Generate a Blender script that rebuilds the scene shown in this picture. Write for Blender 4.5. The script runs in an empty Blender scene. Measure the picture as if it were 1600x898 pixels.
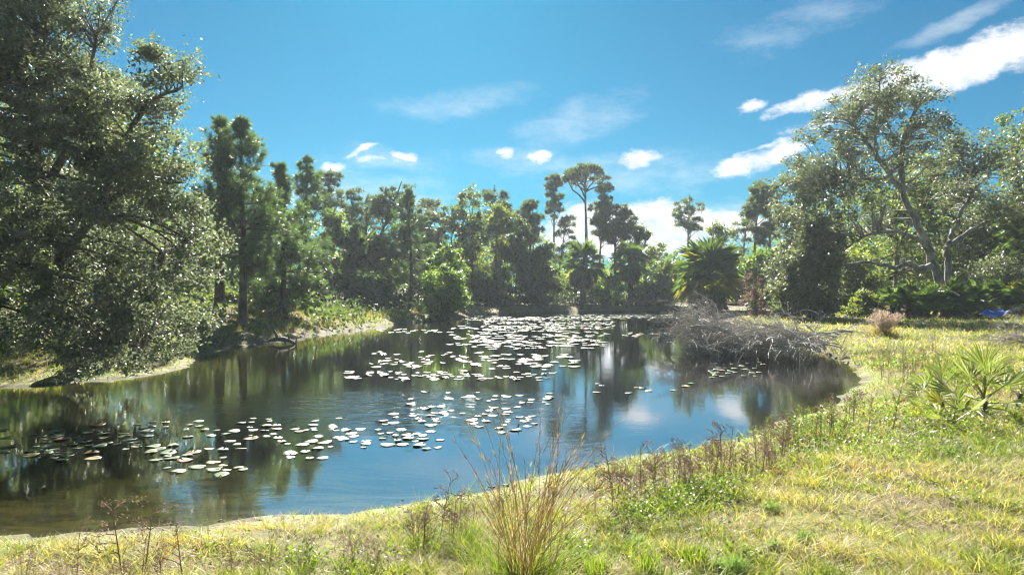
import bpy, math, random
import numpy as np
from mathutils import Vector, Matrix, Euler

R = math.radians
scene = bpy.context.scene
COL = scene.collection

# ------------------------------------------------------------------ camera
CAM_H = 2.3                  # eye above the pond surface
FPX = 1067.0                 # focal length in photo pixels (24 mm on 36 mm, 1600 px)
cam_d = bpy.data.cameras.new('camera'); cam = bpy.data.objects.new('camera', cam_d); COL.objects.link(cam)
cam_d.lens = 24.0; cam_d.sensor_width = 36.0; cam_d.clip_start = 0.05; cam_d.clip_end = 3000
cam.location = (0, 0, CAM_H); cam.rotation_euler = (R(90), 0, 0)
scene.camera = cam

# ------------------------------------------------------------------ sun, sky, exposure
SUN_AZ, SUN_EL = -7.0, 35.0  # degrees from the view direction (+Y), clockwise; elevation
sun_d = bpy.data.lights.new('sun', 'SUN'); sun = bpy.data.objects.new('sun', sun_d); COL.objects.link(sun)
sun_d.energy = 5.0; sun_d.angle = R(0.5); sun_d.color = (1.0, 0.95, 0.85)
sdir = Vector((math.sin(R(SUN_AZ)) * math.cos(R(SUN_EL)), math.cos(R(SUN_AZ)) * math.cos(R(SUN_EL)), math.sin(R(SUN_EL))))
sun.rotation_euler = (-sdir).to_track_quat('-Z', 'Y').to_euler()
scene.view_settings.view_transform = 'Standard'; scene.view_settings.look = 'None'
scene.view_settings.exposure = 2.2; scene.view_settings.gamma = 1.0; scene.view_settings.use_curve_mapping = False

cy = scene.cycles
cy.max_bounces = 7; cy.diffuse_bounces = 3; cy.glossy_bounces = 3; cy.transmission_bounces = 5
cy.transparent_max_bounces = 12; cy.caustics_reflective = False; cy.caustics_refractive = False
cy.filter_width = 1.1; cy.volume_bounces = 0; cy.sample_clamp_indirect = 6.0; cy.use_denoising = True
try:
    cy.denoiser = 'OPENIMAGEDENOISE'; cy.denoising_input_passes = 'RGB_ALBEDO_NORMAL'; cy.denoising_prefilter = 'ACCURATE'
except Exception: pass


class NT:
    """tiny node-tree helper"""
    def __init__(s, tree): s.t = tree; s.n = tree.nodes; s.l = tree.links
    def new(s, kind, **kw):
        nd = s.n.new(kind)
        for k, v in kw.items(): setattr(nd, k, v)
        return nd
    def set(s, sock, v):
        if isinstance(v, bpy.types.NodeSocket): s.l.new(v, sock)
        elif v is not None: sock.default_value = v
    def math(s, op, a, b=None, c=None, clamp=False):
        m = s.new('ShaderNodeMath', operation=op, use_clamp=clamp)
        for i, v in enumerate((a, b, c)): s.set(m.inputs[i], v)
        return m.outputs[0]
    def vec(s, op, a, b=None):
        m = s.new('ShaderNodeVectorMath', operation=op)
        s.set(m.inputs[0], a)
        if b is not None: s.set(m.inputs[1], b)
        return m.outputs['Value' if op in ('DOT_PRODUCT', 'LENGTH') else 'Vector']
    def noise(s, vec, scale, detail=4, rough=.55, dist=0, color=False):
        m = s.new('ShaderNodeTexNoise'); s.set(m.inputs['Vector'], vec)
        m.inputs['Scale'].default_value = scale; m.inputs['Detail'].default_value = detail
        m.inputs['Roughness'].default_value = rough; m.inputs['Distortion'].default_value = dist
        return m.outputs['Color' if color else 'Fac']
    def ramp(s, fac, stops, interp='LINEAR'):
        m = s.new('ShaderNodeValToRGB'); s.set(m.inputs[0], fac); cr = m.color_ramp; cr.interpolation = interp
        while len(cr.elements) > 1: cr.elements.remove(cr.elements[-1])
        for i, (p, c) in enumerate(stops):
            e = cr.elements[0] if i == 0 else cr.elements.new(p)
            e.position = p; e.color = (c, c, c, 1) if isinstance(c, (int, float)) else (*c, 1)
        return m.outputs[0]
    def mix(s, fac, a, b, mode='MIX'):
        m = s.new('ShaderNodeMix', data_type='RGBA', blend_type=mode)
        s.set(m.inputs[0], fac)
        for i, v in ((6, a), (7, b)): s.set(m.inputs[i], (*v, 1) if isinstance(v, tuple) and len(v) == 3 else v)
        return m.outputs[2]
    def step(s, v, lo, hi):
        m = s.new('ShaderNodeMapRange', interpolation_type='SMOOTHSTEP')
        s.set(m.inputs[0], v); m.inputs[1].default_value = lo; m.inputs[2].default_value = hi
        return m.outputs[0]
    def scalexyz(s, vec, sc):
        return s.vec('MULTIPLY', vec, sc)


def build_world():
    w = bpy.data.worlds.new('World'); scene.world = w; w.use_nodes = True
    t = NT(w.node_tree); t.n.clear()
    out = t.new('ShaderNodeOutputWorld'); bg = t.new('ShaderNodeBackground'); bg.inputs[1].default_value = SKY_STRENGTH
    sky = t.new('ShaderNodeTexSky', sky_type='NISHITA', sun_disc=False)
    sky.sun_elevation = R(SUN_EL); sky.sun_rotation = R(SUN_AZ)
    sky.altitude = 0; sky.air_density = 1.0; sky.dust_density = 0.35; sky.ozone_density = 2.2
    skyc = t.mix(1.0, sky.outputs[0], SKY_TINT, 'MULTIPLY')
    hs = t.new('ShaderNodeHueSaturation'); hs.inputs['Saturation'].default_value = SKY_SAT; hs.inputs['Hue'].default_value = SKY_HUE
    t.l.new(skyc, hs.inputs['Color']); skyc = hs.outputs[0]
    d = t.new('ShaderNodeTexCoord').outputs['Generated']
    sx = t.new('ShaderNodeSeparateXYZ'); t.l.new(d, sx.inputs[0])
    az = t.math('ARCTAN2', sx.outputs[0], sx.outputs[1]); el = t.math('ARCSINE', sx.outputs[2])
    wn = t.noise(t.scalexyz(d, (1, 1, 1.6)), 9, 5, .6, color=True)
    comb = t.new('ShaderNodeCombineXYZ'); t.l.new(az, comb.inputs[0]); t.l.new(el, comb.inputs[1])
    warp = t.vec('MULTIPLY', t.vec('SUBTRACT', wn, (.5, .5, .5)), (.055, .04, 0))
    p = t.vec('ADD', comb.outputs[0], warp)
    def field(clouds):
        f = None
        for (px, py, hw, hh, wt, tilt) in clouds:
            a0, e0 = math.atan2(px - 800, FPX), math.atan2(449 - py, math.hypot(FPX, px - 800))
            k = FPX / (FPX ** 2 + (px - 800) ** 2)
            ra, re = hw * k, hh * k
            q = t.vec('SUBTRACT', p, (a0, e0, 0))
            if tilt:
                vr = t.new('ShaderNodeVectorRotate', rotation_type='Z_AXIS'); t.l.new(q, vr.inputs[0]); vr.inputs['Angle'].default_value = -R(tilt); q = vr.outputs[0]
            q = t.vec('MULTIPLY', q, (1 / ra, 1 / re, 0))
            g = t.math('MULTIPLY', t.math('SUBTRACT', 1.0, t.vec('DOT_PRODUCT', q, q)), wt)
            f = g if f is None else t.math('MAXIMUM', f, g)
        return f
    n1 = t.noise(t.scalexyz(d, (1, 1, 1.8)), 26, 7, .62)
    n0 = t.noise(t.scalexyz(d, (1, 1, 2.2)), 7, 5, .6)
    puffs = field([(1165, 259, 60, 21, 1.1, 4), (1215, 243, 54, 22, 1.1, 16), (1000, 248, 38, 20, 1, 0), (795, 242, 20, 11, 1, 25), (846, 244, 24, 10, .9, 0),
                   (625, 246, 24, 10, .9, 0), (518, 260, 26, 9, 1, 0), (562, 240, 34, 6, .8, 20), (590, 255, 60, 9, .55, 0),
                   (985, 348, 140, 42, 1.5, 0), (930, 372, 110, 42, 1.5, 0), (1080, 350, 100, 34, 1.3, 0), (1165, 352, 80, 24, 1.0, 0), (1060, 385, 130, 26, .8, 0),
                   (1545, 92, 150, 46, 1.3, 14), (1420, 122, 140, 30, 1.1, 15), (1285, 156, 100, 17, 1, 12), (1180, 169, 34, 11, 1, 4), (1300, 190, 90, 10, .6, 12), (1680, 60, 160, 60, 1, 10),
                   (1190, 232, 60, 6, .6, 14), (-300, 200, 160, 40, .9, 0), (-600, 90, 200, 60, .9, 10), (2300, 240, 220, 50, .9, 0), (250, 330, 120, 22, .8, 0)])
    nf = t.noise(t.scalexyz(d, (1, 1, 2.0)), 75, 6, .65)
    dens = t.math('ADD', t.math('ADD', puffs, t.math('MULTIPLY', t.math('SUBTRACT', n1, .5), 1.9)), t.math('MULTIPLY', t.math('SUBTRACT', nf, .5), 1.2))
    m1 = t.step(dens, -.05, 1.05)
    # added loose cumulus beside and behind the camera, unseen, coverage raised for fill light
    band = t.math('MULTIPLY', t.step(el, .02, .12), t.math('SUBTRACT', 1.0, t.step(el, .45, .9)))
    behind = t.step(t.math('ABSOLUTE', az), 1.1, 1.4)
    m2 = t.math('MULTIPLY', t.math('MULTIPLY', t.step(n0, .52, .63), band), behind)
    wis = field([(900, 195, 120, 45, .5, 15), (720, 160, 160, 30, .35, 8), (1250, 40, 140, 40, .35, 10), (600, 255, 120, 26, .5, 0), (1000, 270, 190, 40, .45, 0), (820, 250, 90, 30, .5, 0),
                 (1480, 45, 130, 20, .7, 15), (1180, 350, 160, 50, .6, 0), (560, 320, 200, 60, .45, 0)])
    n3 = t.noise(t.scalexyz(d, (1.2, 1, 3.5)), 11, 6, .65)
    m3 = t.math('MULTIPLY', t.step(t.math('ADD', wis, t.math('MULTIPLY', t.math('SUBTRACT', n3, .5), 1.6)), -.05, .9), .36)
    mask = t.math('MAXIMUM', t.math('MAXIMUM', m1, m2), m3)
    n2 = t.noise(t.scalexyz(t.vec('ADD', d, (0, 0, .006)), (1, 1, 1.8)), 16, 5, .6)
    shade = t.step(t.math('ADD', dens, t.math('MULTIPLY', t.math('SUBTRACT', .30, el), -1.2)), .1, 1.3)
    cc = t.mix(t.math('MULTIPLY', t.step(n2, .48, .72), .8), CLOUD_LIT, CLOUD_DIM)
    t.l.new(t.mix(mask, skyc, cc), bg.inputs[0]); t.l.new(bg.outputs[0], out.inputs[0])

SKY_STRENGTH = 0.055; SKY_TINT = (0.022, 0.215, 0.305); SKY_SAT = 1.0; SKY_HUE = 0.495
CLOUD_LIT = (4.1, 4.2, 4.3); CLOUD_DIM = (2.3, 2.8, 3.3)
build_world()

# ------------------------------------------------------------------ helpers
def tag(o, label=None, cat=None, group=None, kind=None):
    for k, v in (('label', label), ('category', cat), ('group', group), ('kind', kind)):
        if v: o[k] = v
    return o

def empty(name, loc, rz=0, sc=1.0):
    o = bpy.data.objects.new(name, None); COL.objects.link(o); o.empty_display_size = .3
    o.location = loc; o.rotation_euler = (0, 0, rz)
    o.scale = (sc, sc, sc) if isinstance(sc, (int, float)) else sc
    return o

class MB:
    """collects vertices and faces in numpy, builds ONE mesh"""
    def __init__(s): s.v = []; s.f = []; s.nv = 0; s.mi = []
    def add(s, v, f, m=0):
        v = np.asarray(v, float).reshape(-1, 3); f = np.asarray(f, int)
        s.v.append(v); s.f.append(f + s.nv); s.mi.append(np.full(len(f), m)); s.nv += len(v)
    def tube(s, pts, rad, sides=5, m=0, cap=True):
        pts = np.asarray(pts, float); n = len(pts); rad = np.broadcast_to(np.asarray(rad, float), (n,))
        tan = np.gradient(pts, axis=0); tan /= np.linalg.norm(tan, axis=1)[:, None] + 1e-9
        ref = np.where(np.abs(tan[:, 2:3]) > .9, np.array([[1., 0, 0]]), np.array([[0, 0, 1.]]))
        a = np.cross(tan, ref); a /= np.linalg.norm(a, axis=1)[:, None] + 1e-9; b = np.cross(tan, a)
        th = np.arange(sides) * 2 * math.pi / sides
        ring = pts[:, None] + rad[:, None, None] * (np.cos(th)[None, :, None] * a[:, None] + np.sin(th)[None, :, None] * b[:, None])
        i = np.arange(n - 1)[:, None] * sides; j = np.arange(sides)[None]; k = (j + 1) % sides
        f = np.stack([i + j, i + k, i + k + sides, i + j + sides], -1).reshape(-1, 4)
        s.add(ring, f, m)
    def leaves(s, rng, c, size, up=.4, asp=.5, m=0, bias=None):
        n = len(c)
        if n == 0: return
        size = np.broadcast_to(np.asarray(size, float), (n,))
        nr = rng.normal(size=(n, 3)); nr /= np.linalg.norm(nr, axis=1)[:, None]; nr[:, 2] += up
        if bias is not None: nr += bias
        nr /= np.linalg.norm(nr, axis=1)[:, None]
        t = np.cross(nr, rng.normal(size=(n, 3))); t /= np.linalg.norm(t, axis=1)[:, None] + 1e-9
        b = np.cross(nr, t); L = (size * .5)[:, None]; W = L * asp
        q = np.stack([c - t * L, c + b * W - t * L * .1 + nr * L * .12, c + t * L, c - b * W - t * L * .1 + nr * L * .12], 1)
        s.add(q, np.arange(n * 4).reshape(n, 4), m)
    def needles(s, rng, pos, dirs, per, length, width, spread=.8, m=0):
        n = len(pos)
        if n == 0: return
        pos = np.repeat(pos, per, 0); d = np.repeat(dirs, per, 0) + rng.normal(size=(n * per, 3)) * spread
        d /= np.linalg.norm(d, axis=1)[:, None] + 1e-9
        L = length * rng.uniform(.7, 1.15, (n * per, 1))
        w = np.cross(d, rng.normal(size=d.shape)); w /= np.linalg.norm(w, axis=1)[:, None] + 1e-9; w *= width * .5
        st = pos + d * L * .12
        tip = pos + d * L
        q = np.stack([st - w, st + w, tip + w * .5, tip - w * .5], 1)
        s.add(q, np.arange(n * per * 4).reshape(-1, 4), m)
    def blades(s, rng, pos, height, width, lean, bend, seg=2, m=0, az=None):
        """grass blades: tapering ribbons from pos upward; lean/bend in units of height"""
        n = len(pos)
        if n == 0: return
        if az is None: az = rng.uniform(0, 2 * math.pi, n)
        out = np.stack([np.cos(az), np.sin(az), np.zeros(n)], 1)
        face = rng.uniform(0, 2 * math.pi, n); wv = np.stack([np.cos(face), np.sin(face), np.zeros(n)], 1) * (np.broadcast_to(width, (n,)) * .5)[:, None]
        H = np.broadcast_to(height, (n,))[:, None]; lean = np.broadcast_to(lean, (n,))[:, None]; bend = np.broadcast_to(bend, (n,))[:, None]
        vs = []
        for i in range(seg + 1):
            u = i / seg
            c = pos + out * H * (lean * u + bend * u * u) + np.array([0, 0, 1.]) * H * (u - .35 * bend * u * u)
            if i < seg: vs += [c - wv * (1 - .45 * u), c + wv * (1 - .45 * u)]
            else: vs += [c]
        k = 2 * seg + 1; V = np.stack(vs, 1); base = (np.arange(n) * k)[:, None]
        for i in range(seg - 1):
            s.f.append((base + np.array([[2 * i, 2 * i + 1, 2 * i + 3, 2 * i + 2]])) + s.nv); s.mi.append(np.full(n, m))
        s.f.append((base + np.array([[2 * seg - 2, 2 * seg - 1, 2 * seg]])) + s.nv); s.mi.append(np.full(n, m))
        s.v.append(V.reshape(-1, 3)); s.nv += n * k
    def mesh(s, name, mats, smooth=False):
        me = bpy.data.meshes.new(name)
        V = np.concatenate(s.v).astype(np.float32)
        me.vertices.add(len(V)); me.vertices.foreach_set('co', V.ravel())
        tot = np.concatenate([np.full(len(f), f.shape[1]) for f in s.f]).astype(np.int32)
        li = np.concatenate([f.ravel() for f in s.f]).astype(np.int32)
        st = np.concatenate([[0], np.cumsum(tot)[:-1]]).astype(np.int32)
        me.loops.add(len(li)); me.loops.foreach_set('vertex_index', li)
        me.polygons.add(len(tot)); me.polygons.foreach_set('loop_start', st); me.polygons.foreach_set('loop_total', tot)
        me.polygons.foreach_set('material_index', np.concatenate(s.mi).astype(np.int32))
        me.polygons.foreach_set('use_smooth', np.full(len(tot), bool(smooth)))
        me.update(calc_edges=True)
        for m in (mats if isinstance(mats, (list, tuple)) else [mats]): me.materials.append(m)
        return me
    def build(s, name, mats, parent=None, smooth=False, loc=None):
        return put(name, s.mesh(name, mats, smooth), parent, loc)

def put(name, me, parent=None, loc=None, rot=None, sc=None):
    o = bpy.data.objects.new(name, me); COL.objects.link(o)
    if parent is not None: o.parent = parent
    if loc is not None: o.location = loc
    if rot is not None: o.rotation_euler = rot
    if sc is not None: o.scale = (sc, sc, sc) if isinstance(sc, (int, float)) else sc
    return o

def copy_tree(o, loc, rz, sc, label=None, group=None):
    r = o.copy(); COL.objects.link(r); r.location = loc; r.rotation_euler = (0, 0, rz)
    r.scale = (sc, sc, sc) if isinstance(sc, (int, float)) else sc
    if label: r['label'] = label
    if group: r['group'] = group
    for ch in o.children:
        c = ch.copy(); COL.objects.link(c); c.parent = r
        for g in ch.children:
            gg = g.copy(); COL.objects.link(gg); gg.parent = c
    return r

def P(px, py, z=0.0):
    """a point on the level z seen at photo pixel (px, py)"""
    d = (CAM_H - z) * FPX / (py - 449.0)
    return ((px - 800) / FPX * d, d)

def X(px, d): return (px - 800) / FPX * d

def bez(a, b, c, n):
    t = np.linspace(0, 1, n)[:, None]
    return (1 - t) ** 2 * np.asarray(a) + 2 * t * (1 - t) * np.asarray(b) + t * t * np.asarray(c)

def spline(pts, n):
    """Catmull-Rom through pts"""
    p = np.asarray(pts, float); p = np.vstack([2 * p[0] - p[1], p, 2 * p[-1] - p[-2]])
    out = []; segs = len(p) - 3; u = np.linspace(0, segs - 1e-6, n)
    i = u.astype(int); f = (u - i)[:, None]; p0, p1, p2, p3 = p[i], p[i + 1], p[i + 2], p[i + 3]
    return .5 * (2 * p1 + (p2 - p0) * f + (2 * p0 - 5 * p1 + 4 * p2 - p3) * f ** 2 + (3 * p1 - p0 - 3 * p2 + p3) * f ** 3)

_w = np.random.default_rng(5)
_WD = _w.normal(size=(24, 2)); _WD /= np.linalg.norm(_WD, axis=1)[:, None]; _WP = _w.uniform(0, 6.28, 24)
def wob(x, y, scale, oct0=0):
    """smooth pseudo-noise about -1..1, features about SCALE metres"""
    r = 0
    for i in range(6):
        d = _WD[(i + oct0 * 6) % 24]; k = 2 * math.pi / scale * (.7 + .35 * i)
        r = r + np.sin((x * d[0] + y * d[1]) * k + _WP[(i + oct0 * 6) % 24]) / (1 + .35 * i)
    return r / 2.4

# ------------------------------------------------------------------ materials
def new_mat(name):
    m = bpy.data.materials.new(name); m.use_nodes = True; t = NT(m.node_tree); t.n.clear()
    return m, t, t.new('ShaderNodeOutputMaterial')

def leaf_mat(name, cols, rough=.45, trans=.35, tcol=(1.25, 1.35, .6), spec=.5, patch=1.2, big=None):
    """leaf: colours differ from leaf to leaf and from spray to spray; thin, so light comes through"""
    m, t, out = new_mat(name)
    g = t.new('ShaderNodeNewGeometry'); rnd = g.outputs['Random Per Island']
    n = t.noise(g.outputs['Position'], patch, 2, .5)
    f = t.math('ADD', t.math('MULTIPLY', rnd, .65), t.math('MULTIPLY', t.math('SUBTRACT', n, .32), .95), clamp=True)
    if big: f = t.math('ADD', f, t.math('MULTIPLY', t.math('SUBTRACT', t.noise(g.outputs['Position'], big, 3, .6), .5), 2.2), clamp=True)
    c = t.ramp(f, [(i / max(1, len(cols) - 1), col) for i, col in enumerate(cols)])
    b = t.new('ShaderNodeBsdfPrincipled'); t.l.new(c, b.inputs['Base Color'])
    b.inputs['Roughness'].default_value = rough; b.inputs['Specular IOR Level'].default_value = spec
    if trans > 0:
        tr = t.new('ShaderNodeBsdfTranslucent'); t.l.new(t.mix(1.0, c, tcol, 'MULTIPLY'), tr.inputs[0])
        mx = t.new('ShaderNodeMixShader'); mx.inputs[0].default_value = trans
        t.l.new(b.outputs[0], mx.inputs[1]); t.l.new(tr.outputs[0], mx.inputs[2]); t.l.new(mx.outputs[0], out.inputs[0])
    else: t.l.new(b.outputs[0], out.inputs[0])
    return m

def bark_mat(name, c1, c2, scale=6, bump=.5, stretch=(1, 1, .25)):
    m, t, out = new_mat(name)
    co = t.new('ShaderNodeTexCoord').outputs['Object']
    v = t.scalexyz(co, stretch); n = t.noise(v, scale, 6, .65); n2 = t.noise(co, scale * .25, 3, .5)
    c = t.mix(t.step(t.math('ADD', n, t.math('MULTIPLY', t.math('SUBTRACT', n2, .5), .8)), .35, .65), c1, c2)
    b = t.new('ShaderNodeBsdfPrincipled'); t.l.new(c, b.inputs['Base Color']); b.inputs['Roughness'].default_value = .85
    bp = t.new('ShaderNodeBump'); bp.inputs['Strength'].default_value = bump; bp.inputs['Distance'].default_value = .03
    t.l.new(n, bp.inputs['Height']); t.l.new(bp.outputs[0], b.inputs['Normal']); t.l.new(b.outputs[0], out.inputs[0])
    return m

M = {}
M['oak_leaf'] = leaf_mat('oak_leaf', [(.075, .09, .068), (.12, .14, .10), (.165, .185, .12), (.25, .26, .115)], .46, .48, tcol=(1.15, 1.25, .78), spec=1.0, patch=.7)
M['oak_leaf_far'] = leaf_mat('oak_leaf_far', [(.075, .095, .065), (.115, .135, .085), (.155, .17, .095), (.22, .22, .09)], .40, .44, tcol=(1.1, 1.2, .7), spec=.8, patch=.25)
M['tree_leaf'] = leaf_mat('tree_leaf', [(.055, .095, .04), (.10, .145, .055), (.15, .19, .065), (.23, .24, .075)], .42, .5, patch=.3)
M['vine_leaf'] = leaf_mat('vine_leaf', [(.065, .10, .035), (.12, .16, .05), (.18, .205, .055), (.30, .27, .07)], .45, .52, patch=.35)
M['dark_leaf'] = leaf_mat('dark_leaf', [(.055, .085, .045), (.09, .125, .055), (.13, .165, .065)], .42, .48, patch=.4)
M['bright_leaf'] = leaf_mat('bright_leaf', [(.06, .12, .03), (.11, .18, .04), (.17, .24, .05), (.26, .29, .06)], .38, .50, patch=.4)
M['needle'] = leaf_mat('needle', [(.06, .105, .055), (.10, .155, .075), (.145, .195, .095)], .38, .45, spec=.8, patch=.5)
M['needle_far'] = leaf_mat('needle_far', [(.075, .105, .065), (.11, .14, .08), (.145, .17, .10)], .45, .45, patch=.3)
M['frond'] = leaf_mat('frond', [(.075, .125, .04), (.12, .18, .055), (.19, .24, .07)], .33, .48, spec=.8, patch=1.0)
M['frond_sun'] = leaf_mat('frond_sun', [(.11, .15, .05), (.18, .22, .07), (.26, .28, .10)], .4, .45, patch=3)
M['frond_yellow'] = leaf_mat('frond_yellow', [(.20, .20, .045), (.32, .27, .05), (.24, .27, .06)], .45, .45, patch=1.0)
M['frond_dead'] = leaf_mat('frond_dead', [(.14, .09, .06), (.21, .15, .10), (.29, .22, .16)], .8, .25, tcol=(1, 1, .9), spec=.2, patch=1.0)
M['grass'] = leaf_mat('grass', [(.06, .11, .02), (.11, .17, .03), (.19, .25, .04), (.29, .30, .055), (.40, .36, .15), (.50, .43, .27), (.30, .21, .14)], .5, .48, tcol=(1.3, 1.35, .55), spec=.35, patch=2.6, big=.42)
M['grass_green'] = leaf_mat('grass_green', [(.08, .15, .02), (.15, .23, .03), (.25, .30, .04)], .5, .5, tcol=(1.35, 1.35, .55), spec=.4, patch=1.5)
M['straw'] = leaf_mat('straw', [(.27, .19, .10), (.40, .30, .17), (.50, .40, .24), (.33, .25, .09)], .6, .4, tcol=(1.1, 1.05, .8), spec=.3, patch=2)
M['dry_grass'] = leaf_mat('dry_grass', [(.19, .17, .05), (.30, .25, .08), (.38, .30, .12), (.30, .30, .06)], .6, .45, tcol=(1.2, 1.15, .7), spec=.3, patch=.3)
M['weed_leaf'] = leaf_mat('weed_leaf', [(.06, .12, .02), (.11, .19, .03), (.20, .27, .05), (.29, .30, .07)], .42, .48, patch=2.5)
M['dry_weed'] = leaf_mat('dry_weed', [(.12, .08, .06), (.20, .135, .10), (.30, .21, .16), (.38, .30, .23)], .8, .25, tcol=(1, .95, .9), spec=.15, patch=2)
M['plume'] = leaf_mat('plume', [(.34, .25, .20), (.46, .36, .29), (.54, .45, .37)], .8, .45, tcol=(1, .95, .9), spec=.1, patch=2)
M['fennel'] = leaf_mat('fennel', [(.14, .22, .10), (.21, .30, .13), (.28, .36, .16)], .6, .5, spec=.2, patch=3)
M['twig_grey'] = bark_mat('twig_grey', (.24, .22, .195), (.50, .465, .42), 9, .2, (1, 1, 1))
M['bark_oak'] = bark_mat('bark_oak', (.10, .09, .075), (.26, .245, .215), 5, .6)
M['bark_pine'] = bark_mat('bark_pine', (.065, .045, .035), (.17, .12, .09), 7, .8)
M['bark_dark'] = bark_mat('bark_dark', (.07, .055, .045), (.15, .12, .10), 6, .5)
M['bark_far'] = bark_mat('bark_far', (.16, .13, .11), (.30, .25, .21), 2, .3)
M['wood_wet'] = bark_mat('wood_wet', (.03, .025, .02), (.12, .095, .08), 14, .6, (1, 1, 1))
# ------------------------------------------------------------------ the pond and the ground
SHORE = [(-31, 11), (-30, 7.6), (-20, 6.7), (-9, 6.45)] + [P(*q) for q in
    [(0, 838), (100, 832), (200, 826), (300, 820), (390, 808), (440, 803), (520, 800), (600, 792), (660, 784), (740, 770), (830, 746), (905, 728), (985, 714),
     (1060, 702), (1140, 686), (1200, 670), (1260, 647), (1310, 622), (1338, 600), (1338, 582), (1318, 566)]] + \
    [(10.6, 22.8), (11.0, 25.5), (11.6, 29), (12.8, 36), (14.4, 46), (15.6, 56)] + [P(*q) for q in
    [(1080, 489.5), (1045, 487.5), (980, 486.5), (900, 487), (820, 489), (760, 492), (722, 497), (690, 501), (650, 503.5), (612, 508), (575, 514), (530, 519.5), (490, 524),
     (450, 531), (410, 537), (370, 543), (335, 550), (312, 558), (290, 574), (235, 586), (170, 594), (90, 600), (0, 605)]] + [(-18, 15.6), (-26, 14.8)]
SP = spline(SHORE + [SHORE[0]], 260)[:-1]

def shore_exact(x, y):
    """signed distance to the waterline, positive on land"""
    x = np.atleast_1d(np.asarray(x, float)); y = np.atleast_1d(np.asarray(y, float))
    best = np.full(x.shape, 1e9); inside = np.zeros(x.shape, bool)
    A = SP; B = np.roll(SP, -1, 0)
    for (ax, ay), (bx, by) in zip(A, B):
        ex, ey = bx - ax, by - ay; L = ex * ex + ey * ey + 1e-12
        t = np.clip(((x - ax) * ex + (y - ay) * ey) / L, 0, 1)
        best = np.minimum(best, (x - ax - t * ex) ** 2 + (y - ay - t * ey) ** 2)
        c = (ay > y) != (by > y)
        if abs(ey) > 1e-12: inside ^= c & (x < ex * (y - ay) / ey + ax)
    return np.where(inside, -1, 1) * np.sqrt(best)

_GX0, _GY0, _GS = -46.0, -2.0, .2
_gx, _gy = np.arange(-46, 44.1, _GS), np.arange(-2, 84.1, _GS)
_SD = None
def shore_dist(x, y):
    """shore_exact read from a table by bilinear interpolation"""
    global _SD
    if _SD is None:
        A_, B_ = np.meshgrid(_gx, _gy); _SD = shore_exact(A_.ravel(), B_.ravel()).reshape(A_.shape)
    x = np.atleast_1d(np.asarray(x, float)); y = np.atleast_1d(np.asarray(y, float))
    cx = np.clip(x, _gx[0], _gx[-1] - 1e-6); cy_ = np.clip(y, _gy[0], _gy[-1] - 1e-6)
    u = (cx - _GX0) / _GS; v = (cy_ - _GY0) / _GS; i = np.minimum(u.astype(int), len(_gx) - 2); j = np.minimum(v.astype(int), len(_gy) - 2); u = u - i; v = v - j
    s = (_SD[j, i] * (1 - u) + _SD[j, i + 1] * u) * (1 - v) + (_SD[j + 1, i] * (1 - u) + _SD[j + 1, i + 1] * u) * v
    rag = .09 * wob(x, y, 1.1, 1) + .05 * wob(x, y, .47, 2) + .10 * wob(x, y, 2.6, 3)      # ragged water's edge
    return s + np.hypot(x - cx, y - cy_) + rag * np.clip(1.6 - np.abs(s), 0, 1)

def height(x, y, sd=None):
    x = np.atleast_1d(np.asarray(x, float)); y = np.atleast_1d(np.asarray(y, float))
    if sd is None: sd = shore_dist(x, y)
    s = np.maximum(sd, 0)
    land = .05 * np.minimum(s, 1) + .26 * (1 - np.exp(-s / 2.2)) + .012 * np.minimum(s, 30)
    far = np.clip((y - 20) / 20, 0, 1)
    land += far * .22 * (1 - np.exp(-s / .8))
    mound = np.clip((-x - 9) / 8, 0, 1) * np.clip((y - 17) / 6, 0, 1) * np.clip(s / 5, 0, 1)
    land += 1.1 * mound
    land += np.clip(s / 1.5, 0, 1) * (.035 * wob(x, y, 3.2) + .018 * wob(x, y, .9, 1)) + .012 * wob(x, y, .5, 2) * np.clip(s / .4, 0, 1)
    w = np.maximum(-sd, 0)
    bed = -.02 - (.10 + .16 * np.clip((x + 2.5) / 2, 0, 1)) * w - .10 * np.maximum(w - 3.2, 0) + .02 * wob(x, y, 1.3, 1) * np.clip(w, 0, 1)
    return np.where(sd > 0, land + .004, np.maximum(bed, -2.2))

def gz(x, y): return float(height(x, y)[0])

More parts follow.
